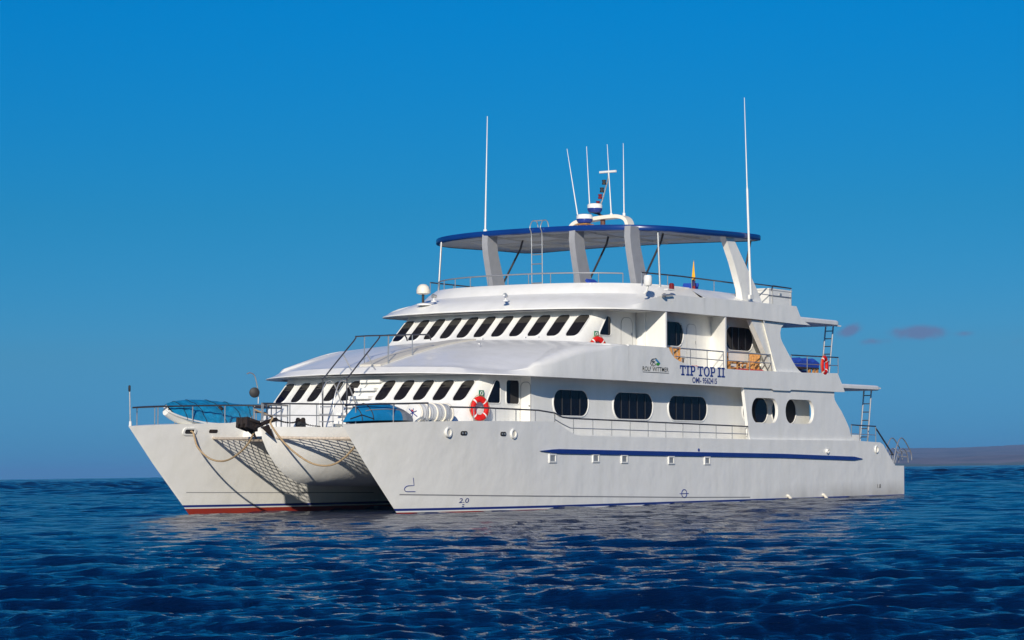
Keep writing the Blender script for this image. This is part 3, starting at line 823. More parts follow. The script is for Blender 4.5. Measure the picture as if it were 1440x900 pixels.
# stairs up the middle of the windscreen and the non-slip strip on the roof
mb = MB()
for i in range(7):
    z = 2.95+i*.29; x = ws_x(1, 0, z)-.30+.02*i
    mb.box((x+.35, 0, z-.02), (.85, .86, .10)); mb.box((x+.5, 0, z-.16), (.7, .80, .22))
mb.build('stairs', 'white', main_roof)
mb = MB(); rows = []
def roof_z(x):
    t = (x-7.0)/(13.2-7.0); t = min(max(t, 0), 1)
    return 4.84+(6.03-4.84)*(.45*t+.55*math.sin(t*math.pi/2))
for i in range(15):
    x = 7.25+i*.41; z = roof_z(x)
    rows.append([Vector((x, -.46, z-.05)), Vector((x, -.46, z+.06)), Vector((x, .46, z+.06)), Vector((x, .46, z-.05))])
mb.loft(rows); mb.add(rows[0], [(0, 1, 2, 3)]); mb.build('roof_walkway', 'beige', main_roof)

# ---- sun canopy on pylons
def build_canopy():
    P = []
    for x, y in plan(17.1, 5.75, 20.6, 3.2, 24.8, 40, 6): P.append((x, y))
    # rounded aft end
    aft = [(24.8+.8*math.sin(R(t)), 5.75-.8+.8*math.cos(R(t))) for t in range(15, 91, 15)]
    P += aft+[(25.62, y) for y in (3.5, 2.2, .9, -.9, -2.2, -3.5)]+[(x, -y) for x, y in aft[::-1]]
    def z_(x, y): return 10.27-.10*(y/5.6)**2+.15*smooth(18.5, 25.2, x)
    def ring(ins, dz):
        out = []
        for x, y in P:
            d = Vector((x-20.7, y, 0)); k = 1-ins/max(d.length, .1)
            out.append(Vector((20.7+d.x*k, d.y*k, z_(x, y)+dz)))
        return out
    rim = MB().loft([ring(.14, -.02), ring(.02, 0), ring(0, .03), ring(0, .16), ring(.03, .20), ring(.12, .215)], closed_u=True).build('blue_edge', 'blue', yacht, sharp=40)
    rows_u = [ring(.10, .0), ring(.3, .04), ring(1.6, .07), ring(3.2, .09)]
    mb = MB().loft(rows_u, closed_u=True); mb.add(rows_u[-1], [tuple(range(len(P)))])
    rt = [ring(.1, .21), ring(1.5, .27), ring(3.2, .30)]
    mb.loft(rt, closed_u=True); mb.add(rt[-1], [tuple(range(len(P)))])
    can = mb.build('canopy', 'roofwhite', yacht, sharp=30)
    rim.parent = can
    for y in (-4.2, -2.1, 0, 2.1, 4.2):
        MB().box((20.9, y, 10.28), (6.0 if abs(y) < 3 else 5.0, .09, .10)).build('ceiling_beam', 'under', can)
    for x in (18.6, 20.6, 22.8):
        MB().box((x, 0, 10.29), (.09, 9.4, .09)).build('ceiling_beam', 'under', can)
    return can
canopy = build_canopy()
def pylon(y, prof, name='canopy_pylon', m='white'):
    MB().plate(prof, [], lambda u, v, w_: Vector((u, y-.13+w_, v)), .26).build(name, m, yacht)
fprof = [(17.15, 10.33), (17.80, 10.33), (17.78, 10.05), (17.86, 9.6), (18.10, 9.0), (18.55, 7.9), (18.55, 7.4), (17.7, 7.4), (17.62, 8.0), (17.42, 8.7), (17.20, 9.5), (17.12, 9.95)]
aprof = [(22.45, 10.36), (23.15, 10.36), (23.2, 10.2), (24.0, 9.4), (25.0, 8.4), (25.6, 7.7), (23.9, 7.7), (23.75, 8.3), (23.2, 9.3), (22.6, 10.15)]
for y in (2.05, -1.95, -4.4): pylon(y, fprof, m='pylon_shade')  # front pylons get the colour with shade painted in
pylon(-5.42, aprof)
for y in (2.05, -1.95, -4.4):
    MB().tube([(19.75, y, 10.3), (19.6, y, 9.95), (18.3, y, 8.4)], .04, 8).build('canopy_brace', 'dark_rail', yacht)
MB().tube([(25.0, -5.3, 10.3), (24.4, -5.3, 8.8)], .04, 8).build('canopy_brace', 'dark_rail', yacht)
for (x0, y0, z0, x1, y1, z1) in ((17.8, 4.6, 10.2, 17.6, 4.6, 8.1), (18.33, -5.0, 10.25, 18.4, -5.05, 8.1)):
    MB().tube([(x0, y0, z0), (x1, y1, z1)], .04, 8).build('canopy_post', 'steel', yacht)
# ladder up over the canopy front
mb = MB()
for y in (-.13, -.61):
    mb.tube(catmull([(17.15, y, 7.6), (17.12, y, 9.6), (17.1, y, 10.25), (17.0, y, 10.45), (17.12, y, 10.68), (17.3, y, 10.76), (17.5, y, 10.7), (17.6, y, 10.4)], 5), .021, 7)
for z in (8.0, 8.35, 8.72, 9.08, 9.44, 9.8): mb.tube([(17.13, -.13, z), (17.13, -.61, z)], .024, 6)
mb.tube([(17.3, -.13, 10.75), (17.3, -.61, 10.75)], .022, 6)
mb.build('canopy_ladder', 'steel', yacht)

# ---- radar arch, domes, mast, whips
mb = MB()
arch_pts = catmull([(22.25, 1.42, 10.40), (22.25, 1.36, 10.85), (22.25, 1.08, 11.12), (22.25, .5, 11.21), (22.25, -.4, 11.28), (22.25, -1.0, 11.26), (22.25, -1.33, 11.05), (22.25, -1.42, 10.45)], 6)
rows = []
for i, p in enumerate(arch_pts):
    d = (arch_pts[min(i+1, len(arch_pts)-1)]-arch_pts[max(i-1, 0)]).normalized(); nrm_ = d.cross(Vector((1, 0, 0))).normalized()
    rows.append([p+Vector((sx_*.24, 0, 0))+nrm_*sn*.07 for sx_, sn in ((-1, -1), (-1, 1), (1, 1), (1, -1))])
radar_arch = mb.loft(rows, closed_u=True).build('radar_arch', 'cream', yacht, sharp=40)
def whip(base, tip, r0=.035, r1=.012, par=None):
    b, t = Vector(base), Vector(tip); ps = [b, b.lerp(t, .04), b.lerp(t, .045), b.lerp(t, .5), t]
    MB().tube(ps, [r0*1.6, r0*1.6, r0*.75, (r0+r1)*.4, r1*.8], 7).build('whip_antenna', 'plastic', par or radar_arch)
whip((22.2, .98, 11.1), (22.2, 1.55, 14.15)); whip((22.3, .5, 11.25), (22.3, .68, 14.2)); whip((22.2, -.55, 11.3), (22.2, -.36, 14.2)); whip((22.3, -1.08, 11.3), (22.3, -1.05, 14.2))
def radar(c, r):
    o = MB().lathe([(.0005, .22), (r*.55, .215), (r*.92, .19), (r, .14), (r, .02)], c, 24).build('radar_dome', 'plastic', radar_arch)
    MB().lathe([(r, .02), (r*.97, -.05), (r*.8, -.14), (r*.5, -.16), (.0005, -.16)], c, 24).build('dome_base', 'blue_paint', o)
    return o
radar((22.0, .10, 11.62), .30); radar((21.5, .27, 11.16), .32)
mb = MB()
for dx in (-.2, .2):
    for dy in (-.2, .2): mb.tube([(21.5+dx, .27+dy*1.2, 10.5), (21.5+dx*.7, .27+dy, 10.98)], .04, 5)
mb.box((21.5, .27, 10.97), (.5, .55, .03)); mb.build('radar_frame', 'wood', radar_arch)
MB().tube([(22.25, -.12, 10.5), (22.25, -.12, 11.3)], .10, 10).build('mast_foot', 'rust_mast', radar_arch)
mast = MB().tube(catmull([(22.25, -.05, 11.28), (22.25, .06, 11.6), (22.25, -.1, 12.0), (22.25, -.3, 12.6), (22.25, -.38, 12.85), (22.25, -.38, 13.05)], 4), .03, 7).build('signal_mast', 'steel', radar_arch)
for z in (11.85, 12.12, 12.38, 12.68):
    y = interp(z, [(11.6, .06), (12.0, -.1), (12.6, -.3), (12.85, -.38)])+.03
    MB().lathe([(.03, -.10), (.085, -.09), (.085, -.03), (.07, -.02), (.07, .04), (.085, .05), (.085, .09), (.03, .1)], (22.16, y+.06, z), 12).build('mast_light', 'black' if z > 12.2 else 'darkred', radar_arch)
MB().tube([(22.25, .02, 13.1), (22.25, -.75, 13.1)], .05, 8).build('bar_antenna', 'plastic', radar_arch)
MB().tube([(22.2, -.25, 11.28), (22.2, .1, 11.45), (22.1, .28, 11.5)], .045, 6).build('radar_bracket', 'black', radar_arch)
whip((18.2, 2.78, 10.45), (18.2, 2.68, 15.1), .045, .018, canopy)
wb = MB().tube([(24.05, -5.82, 7.95), (23.97, -5.80, 9.5), (23.82, -5.80, 12.2), (23.81, -5.80, 12.3), (23.62, -5.8, 15.8)], [.048, .045, .042, .026, .012], 8).build('whip_antenna', 'plastic', yacht)
MB().box((24.05, -5.82, 8.0), (.30, .10, .16)).build('antenna_bracket', 'plastic', wb); MB().box((23.9, -5.7, 10.35), (.5, .05, .05)).build('antenna_clamp', 'plastic', wb)

# ---- domes, lamps and horn on the flybridge roof
dome = MB().lathe([(.0005, .38), (.12, .36), (.21, .28), (.255, .14), (.25, .02), (.16, -.02), (.0005, -.02)], (14.55, 3.1, 7.92), 20).build('satellite_dome', 'cream', yacht)
MB().tube([(14.55, 3.1, 7.5), (14.55, 3.1, 7.92)], .05, 8).build('dome_stalk', 'black', dome)
MB().lathe([(.3, 0), (.28, .06), (.12, .1), (.0005, .1)], (14.55, 3.05, 7.48), 18).build('dome_foot', 'plastic', dome)
def searchlight(c, ang, label=None):
    q = Matrix.Rotation(ang, 3, 'Z')
    o = MB().lathe([(.0005, -.12), (.06, -.11), (.085, .03), (.09, .06), (.08, .06), (.0005, .03)], Vector(c)+Vector((0, 0, .22)), 14, rot=q @ Vector((-1, 0, .1)).to_track_quat('Z', 'Y').to_matrix()).build('searchlight', 'steel', yacht)
    MB().tube([c, Vector(c)+Vector((0, 0, .2))], .035, 7).build('stalk', 'plastic', o)
    MB().lathe([(.12, 0), (.1, .05), (.0005, .05)], c, 14).build('foot', 'plastic', o)
    return o
searchlight((14.55, 2.6, 7.60), -.4); searchlight((13.95, -1.1, 7.46), .2)
lamp = MB().lathe([(.0005, .22), (.13, .2), (.155, .12), (.155, -.12), (.12, -.18), (.0005, -.18)], (16.35, -5.75, 8.18), 16).build('life_buoy_light', 'plastic', yacht)
MB().tube([(16.35, -5.60, 7.72), (16.35, -5.70, 7.82), (16.35, -5.75, 8.04)], .05, 8).build('stalk', 'plastic', lamp)
nav = MB().box((17.75, -5.84, 7.93), (.5, .18, .05)).build('side_light', 'plastic', yacht)
MB().lathe([(.10, -.10), (.10, .08), (.06, .12), (.0005, .12)], (17.9, -5.84, 8.06), 12).build('red_lens', 'darkred', nav)
MB().tube([(17.2, -5.86, 7.70), (17.95, -5.86, 7.76)], .035, 7).build('horn', 'steel', nav)
MB().lathe([(.03, 0), (.09, .14), (.09, .16)], (17.2, -5.86, 7.70), 10, axis='x').build('horn', 'steel', nav)

# ---- railings
def railing(name, base, h, mids=(), posts=None, r=.027, rp=.02, m_top='dark_rail', par=yacht, close_ends=False, top=None, dens=1):
    """base: list of points at the foot; top rail runs h above (or along top)"""
    base = [Vector(p) for p in base]
    tp = [Vector(p) for p in top] if top else [p+Vector((0, 0, h)) for p in base]
    o = MB().tube(tp, r, 8).build(name, m_top, par)
    L = [0]
    for a, b in zip(base, base[1:]): L.append(L[-1]+(b-a).length)
    def at(P, s):
        for i in range(len(L)-1):
            if s <= L[i+1]+1e-9:
                f = (s-L[i])/max(L[i+1]-L[i], 1e-9); return P[i].lerp(P[i+1], f)
        return P[-1]
    mb = MB()
    for q in range(posts):
        s = L[-1]*q/(posts-1); mb.tube([at(base, s), at(tp, s)], rp, 6)
    for f in mids:
        mb.tube([b.lerp(t, f) for b, t in zip(base, tp)], rp*.95, 6)
    mb.build('posts_and_midrail', 'steel', o)
    return o
def bow_edge(sgn, x, outer, ins=.06):
    z = sheer(x); o = max(0, hull_y(x, z, outer)-ins)
    return Vector((x+.05, sgn*(4.5+(o if outer else -o)), z-.01))
# starboard bow
railing('bow_railing', [bow_edge(1, x, False) for x in (6.4, 5.0, 3.6, 2.2, 1.0, .12)]+[bow_edge(1, x, True) for x in (.5, 1.2, 2.4, 3.8, 5.4, 7.0, 8.6)], .62, posts=12)
railing('bow_railing', [bow_edge(-1, x, False) for x in (5.4, 4.2, 3.0, 1.9, .9, .12)]+[bow_edge(-1, x, True) for x in (.5, 1.2, 2.2, 3.25)], .60, posts=7)
# jack staff on the starboard bow
js = MB().tube([(.08, 4.5, 2.78), (.03, 4.5, 4.0)], .022, 7).build('jack_staff', 'steel', yacht)
MB().lathe([(.0005, .12), (.04, .1), (.04, -.06), (.02, -.1)], (.025, 4.5, 4.02), 10).build('staff_light', 'black', js)
MB().lathe([(.05, 0), (.04, .16), (.0005, .16)], (.08, 4.5, 2.78), 10).build('staff_socket', 'plastic', js)
# centre pod railings
def pod_edge(x, sgn): return Vector((x, sgn*max(0.03, pod_half(x)-.06), 2.75))
railing('pod_railing', [pod_edge(x, -1) for x in (1.5, 2.3, 3.2, 4.2, 4.9)], .76, mids=(.5,), posts=5)
railing('pod_railing', [pod_edge(x, 1) for x in (1.5, 2.3, 3.2, 4.2, 4.9)], .76, mids=(.5,), posts=6)
railing('pod_railing', [(1.6, .45, 2.72), (3.0, .45, 2.72)], .66, mids=(.35,), posts=3)
# main deck side railings (both sides)
for sgn in (-1, 1):
    Yr = sgn*(OUT-.10)
    bt = [(4.3, sgn*(4.5+hull_y(4.3, 2.9, True)-.08), 2.92), (5.6, sgn*(4.5+hull_y(5.6, 2.9, True)-.08), 2.94), (7.2, sgn*(4.5+hull_y(7.2, 2.9, True)-.08), 2.96), (9.28, Yr, 2.97), (10.3, Yr, 2.95)]
    railing('side_railing', bt, .42, posts=6, top=[(p[0], p[1], z) for p, z in zip(bt, (3.38, 3.385, 3.37, 3.35, 3.27))])
    bs = [(10.3, Yr, 2.9), (10.8, Yr, 2.72), (11.3, Yr, 2.52), (24.05, Yr, 2.43)]
    railing('side_railing', bs, .5, posts=12, mids=(.42,), top=[(10.3, Yr, 3.27), (10.8, Yr, 3.13), (11.3, Yr, 3.10), (24.05, Yr, 2.94)])
    # balcony railings
    Yb = sgn*(OUT-.06)
    railing('balcony_railing', [(18.3, Yb, 5.4), (19.4, Yb, 5.17), (22.08, Yb, 5.13)], .6, posts=4, mids=(), top=[(18.2, Yb, 5.80), (19.4, Yb, 5.80), (22.05, Yb, 5.79)], m_top='steel')
    MB().tube([(18.4, Yb, 5.49), (22.05, Yb, 5.45)], .02, 6).build('mid_rail', 'steel', yacht)
    railing('balcony_railing', [(22.3, Yb, 5.13), (26.0, Yb, 5.14)], .6, posts=3, mids=(.5,), top=[(22.3, Yb, 5.79), (25.85, Yb, 5.80)], m_top='steel')
    # upper aft deck
    railing('aft_railing', [(27.8, sgn*5.6, 5.18), (32.0, sgn*5.6, 5.22)], .68, mids=(.5,), posts=4)
    # main aft deck and stairs down to the swim step
    railing('aft_railing', [(33.4, sgn*5.5, 2.42), (35.75, sgn*5.5, 2.38)], .68, mids=(.45,), posts=4)
    MB().tube([(35.85, sgn*5.45, 2.98), (36.05, sgn*5.45, 2.86), (37.6, sgn*5.4, 1.88)], .035, 8).build('stair_rail', 'dark_rail', yacht)
    railing('swim_step_railing', [(37.5, sgn*5.35, 1.37), (37.95, sgn*5.35, 1.37)], .47, posts=3, m_top='dark_rail', rp=.024)
    # ladders holding the aft canopies
    for x0, zb, zt in ((31.95, 5.2, 7.24), (35.55, 2.38, 4.62)):
        mb = MB(); dx = .42
        for y in (5.2, 4.85): mb.tube([(x0, sgn*y, zb), (x0+dx, sgn*y, zt)], .035, 7)
        ld = mb.build('ladder', 'steel', yacht)
        mb = MB()
        for q in range(6):
            f = .1+.8*q/5; mb.tube([(x0+dx*f, sgn*5.2, zb+(zt-zb)*f), (x0+dx*f, sgn*4.85, zb+(zt-zb)*f)], .024, 6)
        mb.build('ladder_rungs', 'dark_rail', ld)
# swim ladder hoops on the stern step
mb = MB()
for y in (-5.5, -5.05):
    mb.tube(catmull([(37.5, y, 1.5), (37.75, y, 2.1), (38.15, y, 2.52), (38.5, y, 2.54), (39.0, y, 2.2), (39.3, y, 1.9), (39.35, y, 1.6)], 5), .026, 7)
    mb.tube(catmull([(37.7, y, 1.5), (38.0, y, 1.95), (38.4, y, 2.12), (38.75, y, 2.0), (38.95, y, 1.75), (39.0, y, 1.5)], 5), .024, 7)
for q in ((39.2, 2.0), (39.0, 1.75), (38.85, 1.92)): mb.tube([(q[0], -5.5, q[1]), (q[0], -5.05, q[1])], .022, 6)
mb.build('swim_ladder', 'steel', yacht)
# flybridge railings: front curve, sides, aft
fr = [(x+.12, y, 8.19-.05*(y/OUT)**2) for x, y in plan(15.6, 5.0, 19.6, 2.5, 20.4, 30, 2) if x < 17.3]
railing('flybridge_railing', fr, .40, posts=11, mids=(.02,), m_top='steel')
for sgn in (-1, 1):
    railing('flybridge_railing', [(17.4, sgn*4.85, 8.17), (20, sgn*5.0, 8.18), (24.3, sgn*5.0, 8.16)], .42, posts=5, m_top='dark_rail')
    railing('flybridge_railing', [(25.2, sgn*5.3, 7.86), (28.4, sgn*5.3, 7.85)], .75, mids=(.5,), posts=3)
    MB().tube([(26.7, sgn*5.3, 8.45), (26.85, sgn*5.3, 8.62), (28.4, sgn*5.3, 8.6)], .028, 7).build('grab_rail', 'dark_rail', yacht)
# roof stair hand rails
for y, dz in ((.52, 0), (-.52, 0)):
    o = MB().tube(catmull([(5.3, y, 2.75), (5.3, y, 4.3), (5.42, y, 4.5), (7.0, y, 5.78), (7.3, y, 5.95), (9.7, y, 6.08), (10.0, y, 6.05), (10.1, y, 5.9)], 5), .025, 8).build('stair_rail', 'dark_rail', main_roof)
    mb = MB()
    for x, zt in ((6.4, 5.28), (7.6, 5.97), (9.0, 6.04)):
        mb.tube([(x, y, zt), (x+(.45 if x < 7 else 0), y, roof_z(x+.3)-.05)], .02, 6)
    mb.build('rail_posts', 'steel', o)
mb = MB()
for y in (.25, -.35):
    mb.tube(catmull([(4.75, y, 2.72), (4.8, y, 3.6), (5.05, y, 4.2), (5.35, y, 4.36), (5.65, y, 4.15), (6.0, y, 3.55)], 5), .022, 7)
for z in (2.95, 3.2, 3.45): mb.tube([(4.8, .25, z), (4.8, -.35, z)], .02, 6)
mb.build('boarding_ladder', 'steel', yacht)
# white streaks of the canopy stays: small steel cleats on the roofs
for x, y in ((10.6, -2.35), (12.4, -1.2), (12.5, -3.0), (12.6, -3.5)):
    z = roof_z(x)+.02
    MB().tube([(x-.12, y, z+.05), (x+.12, y+.1, z+.05)], .025, 6).build('deck_cleat', 'plastic', main_roof)

# ---- lettering and emblem on the port fascia
serif_name(fascia)
text_mesh('OMI- 9562415', 19.55, 21.42, 4.53, 4.75, 'registration_number', 'blue_paint', fascia, bold=.022)
text_mesh('ROLF WITTMER', 15.95, 17.80, 4.89, 5.05, 'owner_lettering', 'mull', fascia, bold=.004)
MB().box((16.9, -OUT-.004, 4.845), (1.86, .012, .018)).build('owner_underline', 'mull', fascia)
fe = lambda u, v, w_: Vector((u, -OUT-.002-w_, v))
mb = MB()
for pts in ([(16.62, 5.08), (16.52, 5.16), (16.55, 5.27), (16.66, 5.33), (16.78, 5.34)], [(16.72, 5.07), (16.66, 5.15), (16.70, 5.22), (16.82, 5.25)], [(16.60, 5.22), (16.70, 5.28), (16.74, 5.21)], [(16.80, 5.09), (16.86, 5.15), (16.80, 5.2)]):
    mb.tube([fe(u, v, .004) for u, v in pts], .016, 5)
em = mb.build('emblem', 'mull', fascia)
MB().plate([(16.82, 5.31), (16.98, 5.33), (17.22, 5.19), (17.05, 5.20), (16.95, 5.25)], [], fe, .01).build('emblem_wave', 'ledblue', em)
MB().plate([(16.90, 5.17), (17.05, 5.215), (17.20, 5.175), (17.08, 5.10), (16.95, 5.11)], [], fe, .01).build('emblem_leaf', 'ledgreen', em)
MB().plate([(16.78, 5.35), (16.90, 5.37), (16.97, 5.34), (16.88, 5.335)], [], fe, .01).build('emblem_crest', 'mull', em)
text_mesh('2.0', 5.32, 5.76, .27, .42, 'draft_figures', 'blue_paint', hull_port, y='hull', bold=.0)
stroke([(5.5, .21), (5.58, .21)], .012, 'draft_tick', 'blue_paint', hull_port); stroke([(5.5, .15), (5.58, .15)], .012, 'draft_tick', 'blue_paint', hull_port)
text_mesh('1.8', 35.3, 35.65, .42, .58, 'draft_figures', 'mull', hull_port, y='hull', bold=.0)
# green safety signs beside the life rings
for x, y, z, par in ((7.55, -4.47, 3.88, cabin1), (14.80, -4.48, 6.18, cabin2)):
    sg = MB().box((x, y-.03, z), (.28, .02, .26)).build('safety_sign', 'green', par)
    MB().tube([(x+.07*math.cos(R(t)), y-.045, z+.03+.06*math.sin(R(t))) for t in range(0, 360, 30)], .014, 5, closed=True).build('sign_symbol', 'plastic', sg)

# ---- starboard hawse pipe, windlass, small fittings on the fore part
hy = 4.5-hull_y(2.35, 2.6, False)
def hawse(x, z, name='hawse_pipe', w_=.26, h_=.13, m='plastic'):
    f = lambda u, v, k: Vector((u, 4.5-hull_y(u, v, False)+.03-k, v))
    o = MB().plate(oval(x-w_, x+w_, z-h_, z+h_), [oval(x-w_+.07, x+w_-.07, z-h_+.055, z+h_-.055)[::-1]], f, .07).build(name, m, hull_stb)
    MB().plate(oval(x-w_+.06, x+w_-.06, z-h_+.05, z+h_-.05), [], lambda u, v, k: f(u, v, k*.3), .12).build('hawse_hole', 'black', o)
hawse(2.25, 2.61); 
MB().plate(oval(3.05, 3.40, 2.57, 2.69), [], lambda u, v, k: Vector((u, 4.5-hull_y(u, v, False)+.02-k, v)), .03).build('fairlead', 'iron', hull_stb)
wl = MB().lathe([(.09, -.14), (.09, -.08), (.05, -.05), (.05, .05), (.09, .08), (.09, .14)], (3.35, -.1, 2.98), 14, axis='y').build('windlass', 'iron', yacht)
MB().box((3.35, -.1, 2.84), (.26, .24, .20)).build('windlass_base', 'black', wl)
MB().box((5.35, -.95, 2.98), (.5, .5, .45)).build('deck_locker', 'grey', yacht)

# ================================================================== THINGS ON THE YACHT
# ---- life rings
def life_ring(loc, label, rot):
    t = thing('life_ring', label, 'life ring', loc, 'red life rings hung about the yacht', rot)
    n, k, Rr, r = 40, 14, .285, .095
    rows = []
    for i in range(n):
        a = 2*math.pi*i/n; row = []
        for j in range(k):
            b = 2*math.pi*j/k; rr = Rr+r*math.cos(b)
            row.append(Vector((rr*math.cos(a)*.95, r*.75*math.sin(b), rr*math.sin(a)*1.1)))
        rows.append(row)
    MB().loft(rows, closed_u=True, closed_v=True).build('ring', 'red', t)
    for q in range(4):
        a0 = R(45+90*q); rows = []
        for i in range(5):
            a = a0+R(-4.5+2.25*i); row = []
            for j in range(k):
                b = 2*math.pi*j/k; rr = Rr+(r+.006)*math.cos(b)
                row.append(Vector((rr*math.cos(a)*.95, (r+.006)*.75*math.sin(b), rr*math.sin(a)*1.1)))
            rows.append(row)
        MB().loft(rows, closed_u=True).build('reflective_band', 'plastic', t)
    MB().tube([( .41*math.cos(R(a))*(.95+.04*math.cos(R(4*a))), 0, .43*math.sin(R(a))*(1.02+.04*math.cos(R(4*a)))) for a in range(0, 360, 9)], .012, 5, closed=True).build('grab_line', 'rope', t)
    return t
ring1 = life_ring((7.28, -4.62, 3.39), 'red life ring on the main cabin corner below the larger green sign', Matrix.Rotation(R(-22), 3, 'Z'))
ring2 = copy_thing(ring1, (14.72, -4.62, 5.70), 'red life ring on the upper cabin, mostly hidden behind the bulwark', Matrix.Rotation(R(-22), 3, 'Z'))
ring3 = copy_thing(ring1, (30.55, -5.70, 5.52), 'red life ring hung on the upper aft railing beside the blue covered table', Matrix.Rotation(R(6), 3, 'Z'))

# ---- tenders on the bows
def boat_rows(L, W, H, n=26, k=14, full=1.0, flip=1):
    """half-open boat shell, keel down; gunwale at z = 0"""
    rows = []
    for i in range(n+1):
        s = i/n; b = W/2*max(0.02, math.sin(math.pi*min(1, max(0, .02+.96*s)))**.62); d = H*max(.12, math.sin(math.pi*min(1, max(0, .05+.9*s)))**.5)
        rise = .18*H*(2*abs(s-.5))**2.5
        row = []
        for j in range(k+1):
            a = math.pi*j/k; row.append(Vector((s*L, -b*math.cos(a)*(1 if True else 0), flip*(-d*math.sin(a)**.75+rise))))
        rows.append(row)
    return rows
# starboard: white dinghy lying canted, turquoise cover drawn tight over it
rot = Matrix.Rotation(R(3), 3, 'Z') @ Matrix.Rotation(R(38), 3, 'X')
dg = thing('covered_dinghy', 'white dinghy lying tilted under a wrinkled turquoise cover on the far bow', 'dinghy', (1.45, 4.2, 3.27), 'small craft stowed on the bows', rot)
rw = boat_rows(4.7, 1.25, .55)
sh = MB().loft(rw); sh.add(rw[0], [tuple(range(len(rw[0])))]); sh.add(rw[1], [tuple(range(len(rw[1])))]); sh.build('shell', 'plastic', dg)
MB().tube([r[0] for r in rw]+[r[-1] for r in rw[::-1]], .035, 7, closed=True).build('gunwale', 'plastic', dg)
rows = []
for i, r in enumerate(rw[1:]):
    s = (i+1)/26; row = []; e_ = smooth(.03, .16, s)
    lo = r[0]+Vector((0, -.05*e_, -.05*e_)); hi = r[-1]+Vector((0, .05, .055))
    for j in range(21):
        f = j/20; p = lo.lerp(hi, f); f2 = math.sin(math.pi*f)
        hump = (.14*f2**.6+.12*math.sin(math.pi*min(1, f*1.1))**3*math.sin(math.pi*s))*e_
        fold_ = .030*f2*math.sin(s*60+f*5)+.026*f2*math.sin(s*23+f*9)+.018*math.sin(s*110+f*20)*f2
        row.append(p+Vector((0, 0, .03*(1-f)+hump+fold_*e_)))
    row.append(r[-1]+Vector((0, .09, -.10)))
    rows.append(row)
MB().loft(rows).build('cover', 'tarp', dg, sharp=60)
mb = MB()
for s in (4, 9, 15, 20, 24):
    mb.tube([rows[s-1][j]+Vector((0, 0, .012)) for j in range(21)], .010, 5)
mb.build('lashing', 'mull', dg)
MB().lathe([(.0005, .06), (.09, .05), (.10, 0), (.0005, -.02)], (2.75, -.05, .24), 14).build('seat_cap', 'iron', dg)
# port: upturned blue kayak shell with a grey stern
rot = Matrix.Rotation(R(-2), 3, 'Z') @ Matrix.Rotation(R(-8), 3, 'X')
ky = thing('upturned_dinghy', 'blue upturned dinghy with dark lashings on the near bow', 'dinghy', (.12, -4.52, 2.86), 'small craft stowed on the bows', rot)
L = 3.0; rows = []; prof = [(-.50, 0), (-.51, .10), (-.48, .23), (-.40, .345), (-.26, .47), (-.11, .555), (0, .58), (.11, .555), (.26, .47), (.40, .345), (.48, .23), (.51, .10), (.50, 0)]
for i in range(29):
    s = i/28; b = max(.03, (math.sin(math.pi*(.03+.62*s)) if s < .76 else math.sin(math.pi*(.03+.62*.76))*(1-.42*((s-.76)/.24)**1.8))**.8); h = interp(s, [(0, .16), (.06, .46), (.16, .80), (.32, 1.02), (.55, 1.08), (.75, 1.0), (.88, .86), (1, .62)])
    rows.append([Vector((s*L, u*b, v*h)) for u, v in prof])
m_ = MB().loft(rows[:22]); m_.add(rows[0], [tuple(range(len(prof)))]); m_.build('shell', 'tarp2', ky, sharp=50)
m_ = MB().loft(rows[21:]); m_.add(rows[-1], [tuple(range(len(prof)))]); m_.build('stern_section', 'grey', ky, sharp=50)
mb = MB()
for i in (5, 9): mb.tube([p*1.0+Vector((0, 0, .012)) for p in rows[i]], .016, 5)
mb.tube([rows[5][2]+Vector((0, -.02, 0)), rows[9][0]+Vector((0, -.02, .05))], .016, 5); mb.tube([rows[1][2]+Vector((0, -.02, 0)), rows[5][2]+Vector((0, -.02, 0))], .016, 5)
mb.build('lashing', 'black', ky)
mb = MB(); mb.tube([rows[i][3]+Vector((0, -.01, 0)) for i in range(7, 25)], .014, 5); mb.build('chine_line', 'line', ky)

# ---- life raft canister
lr = thing('life_raft_canister', 'white ribbed life raft drum with blue and red emblem beside the blue dinghy', 'life raft', (3.75, -4.45, 3.20))
MB().lathe([(.0005, 0), (.20, 0), (.30, .03), (.315, .08), (.315, 1.85), (.28, 1.9), (.0005, 1.9)], (0, 0, 0), 26, axis='x').build('drum', 'plastic', lr)
for x in (.10, .52, .95, 1.38, 1.8):
    MB().lathe([(.31, -.03), (.345, -.025), (.345, .025), (.31, .03)], (x, 0, 0), 26, axis='x').build('rib', 'cream', lr)
for x in (.32, .72, 1.18, 1.6):
    MB().lathe([(.318, -.012), (.322, 0), (.318, .012)], (x, 0, 0), 26, axis='x').build('strap', 'grey', lr)
mb = MB()
for a, l in ((40, .2), (100, .14), (160, .17), (215, .22), (280, .16), (335, .17)):
    mb.tube([(-.006, .01, .0), (-.006, l*math.cos(R(a)), l*math.sin(R(a)))], .015, 5)
mb.build('emblem', 'blue_paint', lr)
MB().tube([(-.009, -.03, .04), (-.009, .05, .09)], .022, 5).build('emblem_spot', 'redcloth', lr)
for x in (.3, 1.5):
    MB().tube([(x, .33, -.34), (x, .28, -.22), (x, 0, -.325), (x, -.28, -.22), (x, -.33, -.34)], .03, 6).build('cradle', 'steel', lr)

